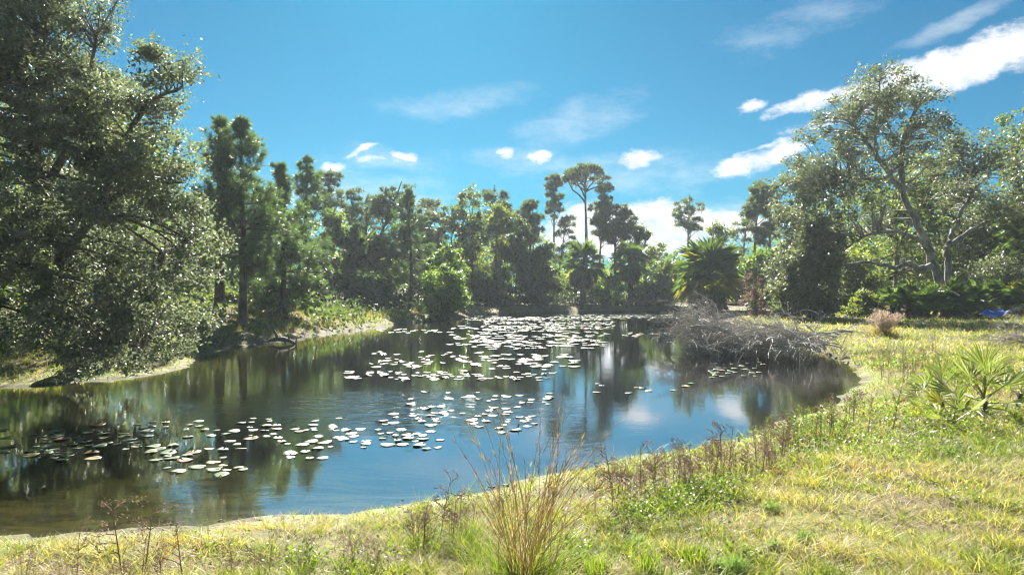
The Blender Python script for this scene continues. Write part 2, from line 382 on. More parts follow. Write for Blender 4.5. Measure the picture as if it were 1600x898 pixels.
def ground():
    def axis(segs):
        out = []
        for a, b, st in segs: out += list(np.arange(a, b, st))
        return np.array(out + [segs[-1][1]])
    xs = axis([(-900, -120, 60), (-120, -40, 5), (-40, -14, .8), (-14, 14, .22), (14, 40, .7), (40, 120, 5), (120, 900, 60)])
    ys = axis([(-60, -4, 4), (-4, 3, .6), (3, 12, .16), (12, 32, .35), (32, 62, .8), (62, 80, .6), (80, 140, 4), (140, 1500, 60)])
    Xg, Yg = np.meshgrid(xs, ys); x, y = Xg.ravel(), Yg.ravel()
    sd = shore_dist(x, y); z = height(x, y, sd)
    nx, ny = len(xs), len(ys)
    i = np.arange(ny - 1)[:, None] * nx + np.arange(nx - 1)[None]
    f = np.stack([i, i + 1, i + 1 + nx, i + nx], -1).reshape(-1, 4)
    b = MB(); b.add(np.stack([x, y, z], 1), f)
    m, t, out = new_mat('ground')
    at = t.new('ShaderNodeAttribute', attribute_name='shore'); s = at.outputs['Fac']
    co = t.new('ShaderNodeNewGeometry').outputs['Position']; sep = t.new('ShaderNodeSeparateXYZ'); t.l.new(co, sep.inputs[0])
    n1 = t.noise(co, .55, 5, .6); n2 = t.noise(co, 3.5, 6, .65); n3 = t.noise(co, 14, 5, .65); n4 = t.noise(co, 60, 3, .6)
    n5 = t.noise(t.scalexyz(co, (.5, 1.6, 1)), 2.2, 6, .65)
    turf = t.mix(t.step(n2, .35, .65), (.075, .068, .028), (.15, .125, .065))
    turf = t.mix(t.step(n1, .5, .68), turf, (.14, .15, .03))
    turf = t.mix(t.step(n3, .56, .72), turf, (.085, .065, .04))
    algae = t.mix(t.step(n2, .38, .62), (.17, .18, .05), (.27, .26, .14))
    algae = t.mix(t.step(n3, .48, .58), algae, (.10, .125, .03))
    algae = t.mix(t.step(t.noise(co, 7, 5, .7), .55, .62), algae, (.075, .06, .038))
    algae = t.mix(t.step(n5, .56, .68), algae, (.31, .29, .24))
    algae = t.mix(t.step(t.math('ADD', n3, t.math('MULTIPLY', n4, .4)), .80, .88), algae, (.055, .045, .035))
    sand = t.mix(t.step(n2, .38, .62), (.15, .135, .075), (.25, .225, .15))
    sand = t.mix(t.step(n3, .56, .66), sand, (.15, .12, .085))
    sand = t.mix(t.math('MULTIPLY', t.step(sep.outputs[1], 46, 54), t.step(n2, .68, .42)), sand, (.10, .085, .05))
    sand = t.mix(t.math('MULTIPLY', t.step(n1, .44, .56), .8), sand, (.16, .15, .055))
    near = t.step(sep.outputs[1], 18, 24)
    band = t.mix(near, algae, sand)
    edge = t.math('ADD', s, t.math('MULTIPLY', t.math('SUBTRACT', n1, .5), 2.4))
    edge = t.math('ADD', edge, t.math('MULTIPLY', near, .95))
    land = t.mix(t.step(edge, .25, 1.1), band, turf)
    wood = t.step(t.math('ADD', s, t.math('MULTIPLY', sep.outputs[1], .06)), 7.5, 10.5)
    wood = t.math('MULTIPLY', wood, t.step(sep.outputs[1], 44, 52))
    land = t.mix(wood, land, t.mix(t.step(n3, .4, .6), (.07, .055, .035), (.13, .10, .055)))
    wet = t.math('SUBTRACT', 1.0, t.step(t.math('ADD', s, t.math('MULTIPLY', t.math('SUBTRACT', n2, .5), .9)), .06, .26))      # wet mud along the waterline
    land = t.mix(wet, land, t.mix(t.step(n3, .4, .6), (.05, .043, .025), (.11, .105, .045)))
    mud = t.mix(t.step(t.noise(t.scalexyz(co, (.45, 1.5, 1)), 3.2, 5, .6), .42, .6), (.04, .042, .012), (.17, .165, .04))
    mud = t.mix(t.step(n3, .55, .7), mud, (.26, .25, .09))
    mud = t.mix(t.step(s, -6, -3), (.035, .032, .014), mud)
    c = t.mix(t.step(s, -.12, .03), mud, land)
    p = t.new('ShaderNodeBsdfPrincipled'); t.l.new(c, p.inputs['Base Color']); p.inputs['Roughness'].default_value = .9
    p.inputs['Specular IOR Level'].default_value = .25
    bp = t.new('ShaderNodeBump'); bp.inputs['Strength'].default_value = .6; bp.inputs['Distance'].default_value = .04
    t.l.new(t.math('ADD', n3, t.math('MULTIPLY', n4, .5)), bp.inputs['Height']); t.l.new(bp.outputs[0], p.inputs['Normal'])
    t.l.new(p.outputs[0], out.inputs[0])
    o = b.build('ground', m, smooth=True); tag(o, 'grassy ground sloping to the muddy pond edge', kind='structure')
    a = o.data.attributes.new('shore', 'FLOAT', 'POINT'); a.data.foreach_set('value', sd.astype(np.float32))
ground()

def water():
    m, t, out = new_mat('pond_water')
    co = t.new('ShaderNodeNewGeometry').outputs['Position']
    sep = t.new('ShaderNodeSeparateXYZ'); t.l.new(co, sep.inputs[0])
    v = t.scalexyz(co, (.55, 1.0, 1.0))
    a = t.noise(v, 2.6, 3, .5); b_ = t.noise(v, 8.5, 3, .55, .3); c_ = t.noise(co, 26, 2, .5)
    calm = t.step(t.noise(co, .16, 2, .5), .40, .62)
    calm = t.math('ADD', t.math('MULTIPLY', calm, .75), .25)
    breeze = t.vec('MULTIPLY', t.vec('SUBTRACT', co, (-2.6, 13.2, 0)), (.22, .36, 0)); breeze = t.math('SUBTRACT', 1.0, t.step(t.vec('LENGTH', breeze), .35, 1.1))     # a puff of wind roughens mid pond
    calm = t.math('ADD', calm, t.math('MULTIPLY', t.math('MULTIPLY', breeze, t.step(b_, .35, .6)), 9.0))
    h = t.math('ADD', t.math('MULTIPLY', a, .55), t.math('ADD', t.math('MULTIPLY', b_, .30), t.math('MULTIPLY', c_, .10)))
    bp = t.new('ShaderNodeBump'); t.l.new(t.math('MULTIPLY', calm, RIPPLE), bp.inputs['Strength']); bp.inputs['Distance'].default_value = .05
    t.l.new(h, bp.inputs['Height'])
    fr = t.new('ShaderNodeFresnel'); t.l.new(t.math('ADD', WATER_IOR, t.math('MULTIPLY', t.new('ShaderNodeNewGeometry').outputs['Backfacing'], 1 / WATER_IOR - WATER_IOR)), fr.inputs['IOR']); t.l.new(bp.outputs[0], fr.inputs['Normal'])
    gl = t.new('ShaderNodeBsdfGlossy'); gl.inputs['Roughness'].default_value = .045; t.l.new(bp.outputs[0], gl.inputs['Normal'])
    tr = t.new('ShaderNodeBsdfTransparent'); tr.inputs[0].default_value = (.97, .95, .88, 1)
    mx = t.new('ShaderNodeMixShader'); t.l.new(t.math('POWER', fr.outputs[0], .30), mx.inputs[0]); t.l.new(tr.outputs[0], mx.inputs[1]); t.l.new(gl.outputs[0], mx.inputs[2])
    t.l.new(mx.outputs[0], out.inputs['Surface'])
    va = t.new('ShaderNodeVolumeAbsorption'); va.inputs['Color'].default_value = (.55, .55, .22, 1); va.inputs['Density'].default_value = 1.5
    t.l.new(va.outputs[0], out.inputs['Volume'])
    x0, x1, y0, y1, zb = -45, 40, 3.0, 82, -2.6
    V = [(x0, y0, zb), (x1, y0, zb), (x1, y1, zb), (x0, y1, zb), (x0, y0, 0), (x1, y0, 0), (x1, y1, 0), (x0, y1, 0)]
    F = [(0, 3, 2, 1), (4, 5, 6, 7), (0, 1, 5, 4), (1, 2, 6, 5), (2, 3, 7, 6), (3, 0, 4, 7)]
    b = MB(); b.add(V, F); o = b.build('pond_water', m); tag(o, 'still dark pond water mirroring sky and trees', kind='structure')
RIPPLE = .10; WATER_IOR = 1.7
water()
# ------------------------------------------------------------------ trees
def sample_lobes(rng, lobes, n, shell=.45):
    L = np.array(lobes, float); vol = L[:, 3] * L[:, 4] * L[:, 5]; vol = vol ** .75
    k = rng.choice(len(L), n, p=vol / vol.sum())
    u = rng.normal(size=(n, 3)); u /= np.linalg.norm(u, axis=1)[:, None]
    r = rng.uniform(0, 1, n) ** shell
    return L[k, :3] + u * r[:, None] * L[k, 3:6]

def wiggle(rng, pts, amt):
    pts = np.array(pts, float); n = len(pts); e = np.sin(np.linspace(0, math.pi, n))[:, None]
    return pts + rng.normal(size=(n, 3)) * amt * e

def tree(name, label, cat, loc, lobes, limbs, nclump, per, rc, leaf, leafmat, barkmat, seed, rz=0, sc=1.0, up=.6, asp=.55,
         group=None, shell=.4, branch_r=.02, sides=7, flat=.75, twig_sides=4, zmin=.12, drop=0.0, conn=True):
    """a broad-leaved tree: trunk and limbs as one part, crown as another"""
    rng = np.random.default_rng(seed); root = empty(name, loc, rz, sc); tag(root, label, cat, group)
    tb = MB(); nodes = []
    for pts, r0, r1 in limbs:
        pl = spline(pts, max(8, 5 * len(pts))); pl[1:-1] += rng.normal(size=(len(pl) - 2, 3)) * r0 * .18
        rr = np.linspace(0, 1, len(pl)); rad = r0 + (r1 - r0) * rr ** .8
        if abs(pl[0][2]) < .05: rad = rad * (1 + .55 * np.exp(-pl[:, 2] / .35))
        tb.tube(pl, rad, sides); nodes.append(np.c_[pl[len(pl) // 3:], rad[len(pl) // 3:]])
    nodes = np.concatenate(nodes)
    cl = sample_lobes(rng, lobes, nclump, shell); cl[:, 2] = np.maximum(cl[:, 2], zmin + rc * .4)
    cb = MB()
    allc = []
    for c in cl:
        if conn:
            d = nodes[:, :3] - c; dist = np.linalg.norm(d, axis=1) + np.maximum(d[:, 2], 0) * 1.5
            j = int(np.argmin(dist + rng.uniform(0, .6, len(dist)))); a = nodes[j, :3]
            mid = (a + c) / 2 + np.array([0, 0, .12 * np.linalg.norm(c - a)]) + rng.normal(size=3) * .12 * np.linalg.norm(c - a)
            r0 = min(nodes[j, 3] * .7, branch_r * (1 + .5 * np.linalg.norm(c - a)))
            tb.tube(bez(a, mid, c, 6), np.linspace(r0, branch_r * .3, 6), twig_sides)
        k = max(3, int(per * rng.uniform(.5, 1.5)))
        r = rc * rng.uniform(.6, 1.3)
        u = rng.normal(size=(k, 3)); u /= np.linalg.norm(u, axis=1)[:, None]
        p = c + u * (rng.uniform(0, 1, (k, 1)) ** .55) * r * np.array([1, 1, flat]); p[:, 2] -= drop * r * rng.uniform(0, 1, k) ** 2
        # a few sprays stick out of the clump so the outline stays uneven
        ns = max(1, k // 40)
        for _ in range(ns):
            dv = rng.normal(size=3); dv[2] = abs(dv[2]) * .6; dv /= np.linalg.norm(dv)
            q = c + dv * np.linspace(.6, 1.4, 8)[:, None] * r + rng.normal(size=(8, 3)) * leaf * .6
            p = np.vstack([p, q])
        allc.append(p)
    p = np.concatenate(allc); p = p[p[:, 2] > zmin]
    cb.leaves(rng, p, leaf * rng.uniform(.6, 1.35, len(p)), up, asp)
    tb.build('trunk', barkmat, root, smooth=True); cb.build('crown', leafmat, root)
    return root

def auto_limbs(rng, H, top, r, lobes, n=6, lean=(0, 0)):
    L = np.array(lobes, float)
    trunk = [(0, 0, -.1), (lean[0] * .3, lean[1] * .3, H * .25), (lean[0] * .7, lean[1] * .7, H * .5), (lean[0], lean[1], H * top)]
    out = [(trunk, r, r * .3)]
    for i in range(n):
        l = L[rng.integers(len(L))]; z0 = H * rng.uniform(.18, top * .8)
        s = np.array([lean[0] * z0 / H, lean[1] * z0 / H, z0]); e = l[:3] + rng.normal(size=3) * l[3:6] * .35
        out.append(([s, (s + e) / 2 + np.array([0, 0, .1 * H * rng.uniform(-.3, .6)]), e], r * .5, r * .12))
    return out

def rand_lobes(rng, H, W, base=.15, n=8, taper=.5):
    out = []
    for i in range(n):
        u = (i + .5) / n; z = H * (base + (1 - base) * u)
        env = W * .5 * (1 - taper * u ** 1.6) * (0.75 + .25 * math.sin(min(1, u * 2.5) * 1.57))
        a = rng.uniform(0, 6.28); off = env * rng.uniform(.15, .55)
        rr = env * rng.uniform(.55, .8)
        out.append((math.cos(a) * off, math.sin(a) * off, min(z, H - rr * .5), rr, rr, min(H * .16, rr * rng.uniform(.7, 1.1))))
    return out

def pine(name, label, loc, H, cb, Rw, seed, style='cone', whorl=.38, tuft=.24, nw=.016, per=22, r=.16, lean=(0, 0), mat='needle', bark='bark_pine', dens=1.0, rz=0, group=None, spread=.75):
    """a pine: bare lower trunk, limbs, needle tufts at the twig ends"""
    rng = np.random.default_rng(seed); root = empty(name, loc, rz); tag(root, label, 'pine tree', group)
    tb = MB(); pos = []; dirs = []
    zz = np.linspace(0, 1, 14); sway = rng.normal(size=2) * .012 * H
    ax = np.c_[lean[0] * zz ** 1.3 + sway[0] * np.sin(zz * 5), lean[1] * zz ** 1.3 + sway[1] * np.sin(zz * 4), zz * H]; ax[0, 2] = -.1
    rad = r * (1 - .82 * zz); rad[0] *= 1.35
    tb.tube(ax, rad, 9)
    def axis(u): return np.array([np.interp(u, zz, ax[:, i]) for i in range(3)])
    def twig(a, b, r0, sag):
        L = np.linalg.norm(b - a); mid = (a + b) / 2 + np.array([0, 0, sag * L]) + rng.normal(size=3) * .06 * L
        pl = bez(a, mid, b, 6); tb.tube(pl, np.linspace(r0, r0 * .25, 6), 4); return pl
    if style == 'cone':
        z = H * cb
        while z < H * .985:
            u = (z / H - cb) / (1 - cb)
            L0 = Rw * ((1 - u) ** .9 + .06) * (.55 + .45 * min(1, u / .22 + .15))
            for k in range(rng.integers(4, 7)):
                a = rng.uniform(0, 6.28); L = L0 * rng.uniform(.6, 1.12); e = R(-12 + 66 * u + rng.normal() * 9)
                s = axis(z / H); d = np.array([math.cos(a) * math.cos(e), math.sin(a) * math.cos(e), math.sin(e)]); t_ = s + d * L + np.array([0, 0, .16 * L])
                pl = twig(s, t_, max(.008, .016 * L), -.10)
                for j in range(int((3 + 5.5 * L) * dens)):
                    q = rng.uniform(.3, 1); b = pl[int(q * 5)] * 1.0; sd_ = rng.normal(size=3); sd_ -= d * sd_.dot(d); sd_ /= np.linalg.norm(sd_)
                    tl = rng.uniform(.12, .42) * (.4 + .5 * L) * .7; end = b + (d * .7 + sd_ * .8 + np.array([0, 0, .35])) * tl
                    tb.tube([b, end], [.007, .004], 3)
                    dd = (end - b) / (np.linalg.norm(end - b) + 1e-6) + np.array([0, 0, .35]); dd /= np.linalg.norm(dd)
                    pos.append(end); dirs.append(dd); 
                    if rng.uniform() < .5: pos.append((b + end) / 2); dirs.append(dd)
                pos.append(t_); dirs.append(d)
            z += whorl * rng.uniform(.75, 1.25)
        for q in np.linspace(.93, 1, 6): pos.append(axis(q)); dirs.append(np.array([0, 0, 1.]))
    else:
        # round, open or umbrella crowns: clumps of tufts carried on a few crooked limbs
        if style == 'umbrella':
            n = int(44 * dens); a = rng.uniform(0, 6.28, n); rr = Rw * np.sqrt(rng.uniform(.02, 1, n))
            tips = np.c_[np.cos(a) * rr, np.sin(a) * rr, H * (1 - .13 * (rr / Rw) ** 2) + rng.normal(size=n) * .012 * H]; cr = Rw * .15; fork = cb
        elif style == 'round':
            n = int(64 * dens); u = rng.normal(size=(n, 3)); u /= np.linalg.norm(u, axis=1)[:, None]; u *= rng.uniform(.35, 1, (n, 1)) ** .5
            zc = H * (cb + 1) / 2; tips = u * np.array([Rw, Rw, H * (1 - cb) / 2 * .93]) + np.array([0, 0, zc]); cr = Rw * .20; fork = cb * .95
        else:   # open: separate flat plates on the side of the stem
            n = int(26 * dens); h = rng.uniform(cb, 1, n); a = rng.uniform(0, 6.28, n); rr = Rw * rng.uniform(.35, 1, n) * (1.05 - .55 * (h - cb) / (1 - cb))
            tips = np.c_[np.cos(a) * rr, np.sin(a) * rr, h * H]; cr = Rw * .24; fork = cb * .9
        tips[:, :2] += np.c_[np.interp(tips[:, 2] / H, zz, ax[:, 0]), np.interp(tips[:, 2] / H, zz, ax[:, 1])]
        hubs = []
        for tp in tips:
            if style == 'umbrella':
                hz = rng.uniform(fork, fork + .6 * (1 - fork)); s = axis(hz)
                # crooked limb: first out and up, then flattening
                mid = s + (tp - s) * np.array([.62, .62, .55]) + rng.normal(size=3) * .05 * Rw
                near = [h for h in hubs if np.linalg.norm(h[:2] - mid[:2]) < .3 * Rw]
                if near: tb.tube(bez(near[0], (near[0] + tp) / 2 + rng.normal(size=3) * .05, tp, 5), np.linspace(r * .22, r * .08, 5), 5)
                else:
                    tb.tube(bez(s, s + (mid - s) * np.array([.35, .35, .6]), mid, 7), np.linspace(r * .42, r * .26, 7), 6); hubs.append(mid)
                    tb.tube(bez(mid, (mid + tp) / 2 + np.array([0, 0, .03 * H]), tp, 6), np.linspace(r * .26, r * .1, 6), 5)
            else:
                hz = np.clip(tp[2] / H - rng.uniform(.02, .14), cb * .85, .95); s = axis(hz); twig(s, tp, r * .28, .05 * rng.normal())
            k = max(4, int(15 * dens)) ; u = rng.normal(size=(k, 3)); u /= np.linalg.norm(u, axis=1)[:, None]
            pp = tp + u * (rng.uniform(.2, 1, (k, 1)) ** .5) * cr * rng.uniform(.6, 1.35) * np.array([1.1, 1.1, .42])
            for q in pp:
                dd = (q - tp); dd /= np.linalg.norm(dd) + 1e-6; dd = dd * .7 + np.array([0, 0, .6]); pos.append(q); dirs.append(dd / np.linalg.norm(dd))
        # dead stubs on the bare stem
        for _ in range(5):
            s = axis(rng.uniform(cb * .55, cb)); a = rng.uniform(0, 6.28); tb.tube([s, s + np.array([math.cos(a), math.sin(a), .15]) * rng.uniform(.3, 1.0)], [.04, .015], 4)
    cbm = MB(); cbm.needles(rng, np.array(pos), np.array(dirs), per, tuft, nw, spread)
    tb.build('trunk', M[bark], root, smooth=True); cbm.build('crown', M[mat], root)
    return root

def fan_mesh(name, mat, rng, pet=1.0, blade=.9, nseg=22, arc=210, droop=.35, seg_w=.05):
    """one fan leaf: stalk along +X, pleated segments spreading from its end; hangs in -Z towards the tips"""
    b = MB(); pl = np.c_[np.linspace(0, pet, 5), np.zeros(5), -.06 * pet * np.linspace(0, 1, 5) ** 2]
    b.tube(pl, np.linspace(.022, .012, 5), 4)
    hub = pl[-1]
    for i in range(nseg):
        a = R(-arc / 2 + arc * i / (nseg - 1) + rng.normal() * 2); L = blade * (.72 + .28 * math.cos(a * .75)) * rng.uniform(.88, 1.08)
        d = np.array([math.cos(a), math.sin(a), .0]); n = np.array([-math.sin(a), math.cos(a), 0]); up = np.array([0, 0, .02 * (1 if i % 2 else -1)])
        w = seg_w * blade
        q = [hub, hub + d * L * .5 + n * w + up - np.array([0, 0, droop * L * .12]), hub + d * L * .97 - np.array([0, 0, droop * L * rng.uniform(.5, 1.2)]), hub + d * L * .5 - n * w - up - np.array([0, 0, droop * L * .12])]
        b.add(q, [[0, 1, 2], [0, 2, 3]])
    return b.mesh(name, mat)

_fr = np.random.default_rng(11)
FANS = {k: [fan_mesh('fan_leaf_' + k, M[m], _fr, droop=dr) for dr in drs] for k, m, drs in
       (('green', 'frond', (.15, .35, .6)), ('yellow', 'frond_yellow', (.3, .5)), ('dead', 'frond_dead', (.8, 1.1)))}

SMALL = {k: [fan_mesh('small_fan_' + k, M[m], _fr, pet=.9, blade=1.0, nseg=14, arc=130, droop=dr, seg_w=.026) for dr in drs] for k, m, drs in
       (('green', 'frond_sun', (.02, .1)), ('yellow', 'frond_yellow', (.05, .2)), ('dead', 'frond_dead', (.5, .8)))}

def fan_palm(name, label, cat, loc, hub_h, length, seed, n=44, low=-55, high=85, dead=.2, yellow=.15, trunk_r=.16, rz=0, group=None, wide=1.0, lean=None, fans=None):
    FAN = fans or FANS
    """fan palm: stem with old leaf bases, every leaf an object"""
    rng = np.random.default_rng(seed); root = empty(name, loc, rz); tag(root, label, cat, group)
    b = MB(); ln = lean or (0, 0)
    pts = np.array([(0, 0, -.15), (ln[0] * .4, ln[1] * .4, hub_h * .5), (ln[0], ln[1], hub_h)]); pl = spline(pts, 8)
    b.tube(pl, trunk_r * np.linspace(1.05, .8, 8), 8)
    for i in range(int(10 + 14 * hub_h)):
        u = rng.uniform(.1, 1); s = np.array([np.interp(u, np.linspace(0, 1, 8), pl[:, k]) for k in range(3)]); a = rng.uniform(0, 6.28); o = np.array([math.cos(a), math.sin(a), 0])
        k_ = min(1, trunk_r / .15); b.tube([s + o * trunk_r * .6, s + o * trunk_r * 1.25 + np.array([0, 0, .16 * k_]), s + o * trunk_r * 1.6 + np.array([0, 0, .3 * k_])], [.05 * k_, .035 * k_, .012 * k_], 4)
    b.build('trunk', M['bark_dark'], root, smooth=True)
    for i in range(n):
        u = (i + .5) / n; el = high - (high - low) * u ** .85 + rng.normal() * 6
        kind = 'dead' if u > 1 - dead else 'yellow' if (u > 1 - dead - yellow and rng.uniform() < .75) or rng.uniform() < yellow * .45 else 'green'
        me = FAN[kind][rng.integers(len(FAN[kind]))]
        o = put('frond', me, root, (ln[0], ln[1], hub_h - .1 + .15 * math.sin(R(el))), None, length / 1.9 * rng.uniform(.85, 1.12) * (wide if el < 40 else 1))
        o.rotation_euler = Euler((R(rng.normal() * 18), -R(el), i * 2.39996 + rng.normal() * .2), 'XYZ')
    return root

def topH(px_top, d, z0): return (449 - px_top) / FPX * d + CAM_H - z0
def G(px, d): x = X(px, d); return (x, d, gz(x, d) - .03)

# --- the big oak that overhangs the pond on the near side
def left_oak():
    bx, by = X(120, 17.6), 17.6; z0 = gz(bx, by); o = np.array([bx, by, z0])
    def W(px, py, d): return (X(px, d) - bx, d - by, CAM_H - (py - 449) / FPX * d - z0)
    def lobe(px, py, d, rx, ry, rz): return W(px, py, d) + (rx, ry, rz)
    lobes = [lobe(60, 300, 16, 2.5, 2.6, 2.3), lobe(150, 370, 15.2, 2.2, 1.9, 2.0), lobe(-10, 380, 15.5, 2.3, 2.2, 1.6), lobe(40, 120, 16, 2.0, 2.2, 2.0), lobe(95, 40, 16, 1.3, 1.6, 1.5),
             lobe(0, 30, 16.5, 2.0, 2, 2.0), lobe(228, 130, 15.2, .95, 1.0, .75), lobe(255, 115, 15, .5, .6, .5), lobe(180, 200, 15.5, 1.3, 1.3, 1.0), lobe(262, 300, 15, 1.05, 1.2, 1.2), lobe(300, 380, 14.8, .75, 1.0, 1.2),
             lobe(240, 440, 14.6, 1.25, 1.2, 1.2), lobe(170, 505, 15, 1.35, 1.3, .75), lobe(245, 525, 15, .85, .8, .6), lobe(190, 555, 15.2, .9, .8, .35), lobe(-90, 220, 17, 2.6, 2.5, 3.0), lobe(110, -40, 16.5, 1.5, 1.6, .9), lobe(250, 250, 15.2, .8, .9, .7),
             lobe(325, 345, 14.9, .4, .5, .6), lobe(120, 480, 15.2, 1.2, 1.2, .8), lobe(120, 550, 15.6, 1.0, .9, .5), lobe(60, 500, 16, 1.0, 1.0, .7), lobe(280, 480, 14.8, .7, .8, .7), lobe(150, 575, 15.6, .9, .7, .25), lobe(130, 200, 15.8, 1.4, 1.4, 1.1), lobe(110, 130, 16, 1.3, 1.4, .9), lobe(160, 280, 15.4, 1.4, 1.3, 1.0)]
    limbs = [([(0, 0, -.1), (.15, -.3, 1.6), (-.1, -.5, 3.2), (-.5, -.9, 6.0), W(70, 60, 16.2)], .34, .06),
             ([(.1, -.3, 1.5), W(180, 470, 16.4), W(260, 400, 15.2), W(320, 360, 14.9)], .17, .03),
             ([(-.1, -.5, 2.8), W(150, 330, 16.3), W(215, 180, 15.6), W(285, 135, 15.1)], .16, .025),
             ([(0, -.4, 2.2), W(20, 400, 16.2), W(-60, 330, 16)], .17, .04), ([(-.3, -.7, 4.6), W(130, 180, 16.2), W(150, 60, 16)], .12, .03),
             ([(.05, -.2, 1.0), W(160, 535, 16.2), W(220, 540, 15.2)], .11, .02), ([(-.1, -.5, 3.0), W(190, 300, 15.8), W(290, 285, 15)], .12, .02)]
    return tree('oak_tree', 'huge glossy-leaved oak overhanging the water, cut off by the picture edge', 'tree', tuple(o), lobes, limbs, 620, 235, .45, .082, M['oak_leaf'], M['bark_dark'], 21,
                up=.7, asp=.62, shell=.30, branch_r=.018, sides=9, flat=.7, zmin=-.05, twig_sides=3)
left_oak()

# --- the spreading oak with bare grey limbs across the lawn
def right_oak():
    d0 = 43.0; bx, by = X(1472, d0), d0; z0 = gz(bx, by)
    def W(px, py, dd=0.0):
        d = d0 + dd; return (X(px, d) - bx, dd, CAM_H - (py - 449) / FPX * d - z0)
    def lobe(px, py, dd, r, ry, rz): return W(px, py, dd) + (r * 1.12, ry * 1.12, rz * 1.12)
    lobes = [lobe(1375, 150, -.5, 1.9, 2.2, 1.7), lobe(1310, 215, -1, 2.2, 2.4, 1.8), lobe(1265, 285, -1, 1.8, 2.0, 1.4), lobe(1430, 160, .5, 2.2, 2.2, 1.5), lobe(1460, 205, .5, 1.5, 1.8, 1.1), lobe(1390, 225, 0, 2.6, 2.5, 1.6),
             lobe(1330, 290, -1.5, 2.4, 2.4, 1.7), lobe(1290, 345, -1.5, 1.8, 2, 1.3), lobe(1375, 115, 0, 1.2, 1.5, .7), lobe(1350, 345, 1, 1.8, 1.8, 1.2), lobe(1520, 300, 1.5, 2.2, 2.2, 1.4), lobe(1575, 330, 1, 1.9, 2.0, 1.2),
             lobe(1330, 160, -.5, 1.0, 1.4, .7), lobe(1240, 250, -1, .8, 1, .5), lobe(1245, 320, -1.2, 1.4, 1.6, 1.2), lobe(1225, 285, -1.2, .7, 1, .6), lobe(1440, 260, 1, 2.0, 2, 1.3), lobe(1300, 265, .8, 2.2, 2, 1.8)]
    limbs = [([(-.1, 0, -.1), W(1466, 440), W(1452, 395), W(1425, 330), W(1393, 275), W(1355, 225, -.5), W(1330, 190, -.8)], .34, .08),
             ([W(1452, 395), W(1440, 377, -.5), W(1415, 366, -.8), W(1380, 362, -1), W(1345, 372, -1.4), W(1318, 392, -1.8)], .19, .05),
             ([W(1455, 415, -.1), W(1435, 420, -1), W(1420, 410, -1.4), W(1400, 418, -1.7), W(1375, 412, -2), W(1345, 410, -2.2), W(1310, 416, -2.4)], .22, .06),
             ([W(1410, 300), W(1408, 250, .3), W(1415, 205, .5), W(1440, 160, .6), W(1470, 140, .8)], .22, .05), ([W(1393, 275), W(1365, 280, -.5), W(1335, 280, -1), W(1290, 290, -1.2)], .15, .04),
             ([(.25, .1, -.1), W(1482, 420, .3), W(1480, 385, .4), W(1495, 350, .8), W(1520, 300, 1.2), W(1545, 270, 1.4)], .26, .06), ([W(1481, 385, .4), W(1510, 365, .7), W(1555, 340, 1), W(1610, 325, 1)], .16, .05),
             ([W(1370, 250, -.3), W(1368, 205, 0), W(1372, 150, 0), W(1378, 112, .1)], .13, .03), ([W(1412, 230, .4), W(1385, 190, .5), W(1390, 140, .4)], .10, .03), ([W(1520, 300, 1.2), W(1515, 285, 1), W(1520, 255, .6)], .08, .02)]
    return tree('oak_tree', 'spreading oak with long bare grey limbs behind the blue tarp', 'tree', (bx, by, z0), lobes, limbs, 620, 50, .55, .18, M['oak_leaf_far'], M['bark_oak'], 33,
                up=.8, asp=.5, shell=.42, branch_r=.022, sides=8, flat=.8, zmin=1.2)
right_oak()

# --- pines
def PN(px, d, top, label, **kw):
    l = G(px, d); return pine('pine_tree', label, l, topH(top, d, l[2]), kw.pop('cb'), kw.pop('w') / FPX * d * .5, kw.pop('seed'), **kw)
PN(378, 31.5, 192, 'bushy green pine with the clear straight trunk at the bank edge', cb=.30, w=210, seed=1, r=.20, tuft=.27, nw=.02, dens=1.25, whorl=.40)
PN(343, 32.3, 186, 'thicker-trunked pine half hidden behind the overhanging oak', cb=.42, w=168, seed=2, r=.26, tuft=.27, nw=.02, dens=1.2, whorl=.42)
PN(440, 37, 262, 'pale drooping pine just behind the pair at the bank edge', cb=.12, w=182, seed=3, r=.16, tuft=.28, nw=.024, dens=1.1, whorl=.45)
PN(478, 45, 246, 'pointed dark pine rising over the yellow-green bank bush', cb=.34, w=117, seed=4, r=.20, tuft=.30, nw=.03, whorl=.5, dens=.9)
PN(420, 48, 300, 'pine glimpsed between the bank pair and the pointed pine', cb=.25, w=154, seed=5, r=.18, tuft=.30, nw=.03, whorl=.55, dens=.8)
PN(640, 56, 300, 'slender open pine standing beside the waterside bush', cb=.30, w=109, seed=6, r=.17, tuft=.36, nw=.035, whorl=.6, dens=.7)
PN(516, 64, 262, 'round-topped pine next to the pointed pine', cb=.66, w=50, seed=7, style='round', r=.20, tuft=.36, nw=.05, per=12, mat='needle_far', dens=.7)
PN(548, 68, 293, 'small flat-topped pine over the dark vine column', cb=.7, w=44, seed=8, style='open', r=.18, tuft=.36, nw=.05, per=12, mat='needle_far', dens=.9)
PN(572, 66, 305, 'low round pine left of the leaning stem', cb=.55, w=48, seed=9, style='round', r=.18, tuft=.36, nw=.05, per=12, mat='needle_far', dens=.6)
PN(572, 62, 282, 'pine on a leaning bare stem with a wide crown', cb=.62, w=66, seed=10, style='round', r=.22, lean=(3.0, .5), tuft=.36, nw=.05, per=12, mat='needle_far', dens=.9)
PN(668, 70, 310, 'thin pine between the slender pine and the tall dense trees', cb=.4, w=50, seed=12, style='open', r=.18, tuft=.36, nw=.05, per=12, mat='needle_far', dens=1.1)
PN(776, 78, 288, 'rounded pine poking over the dense tall trees', cb=.5, w=54, seed=13, style='round', r=.2, tuft=.42, nw=.06, per=12, mat='needle_far', dens=.9)
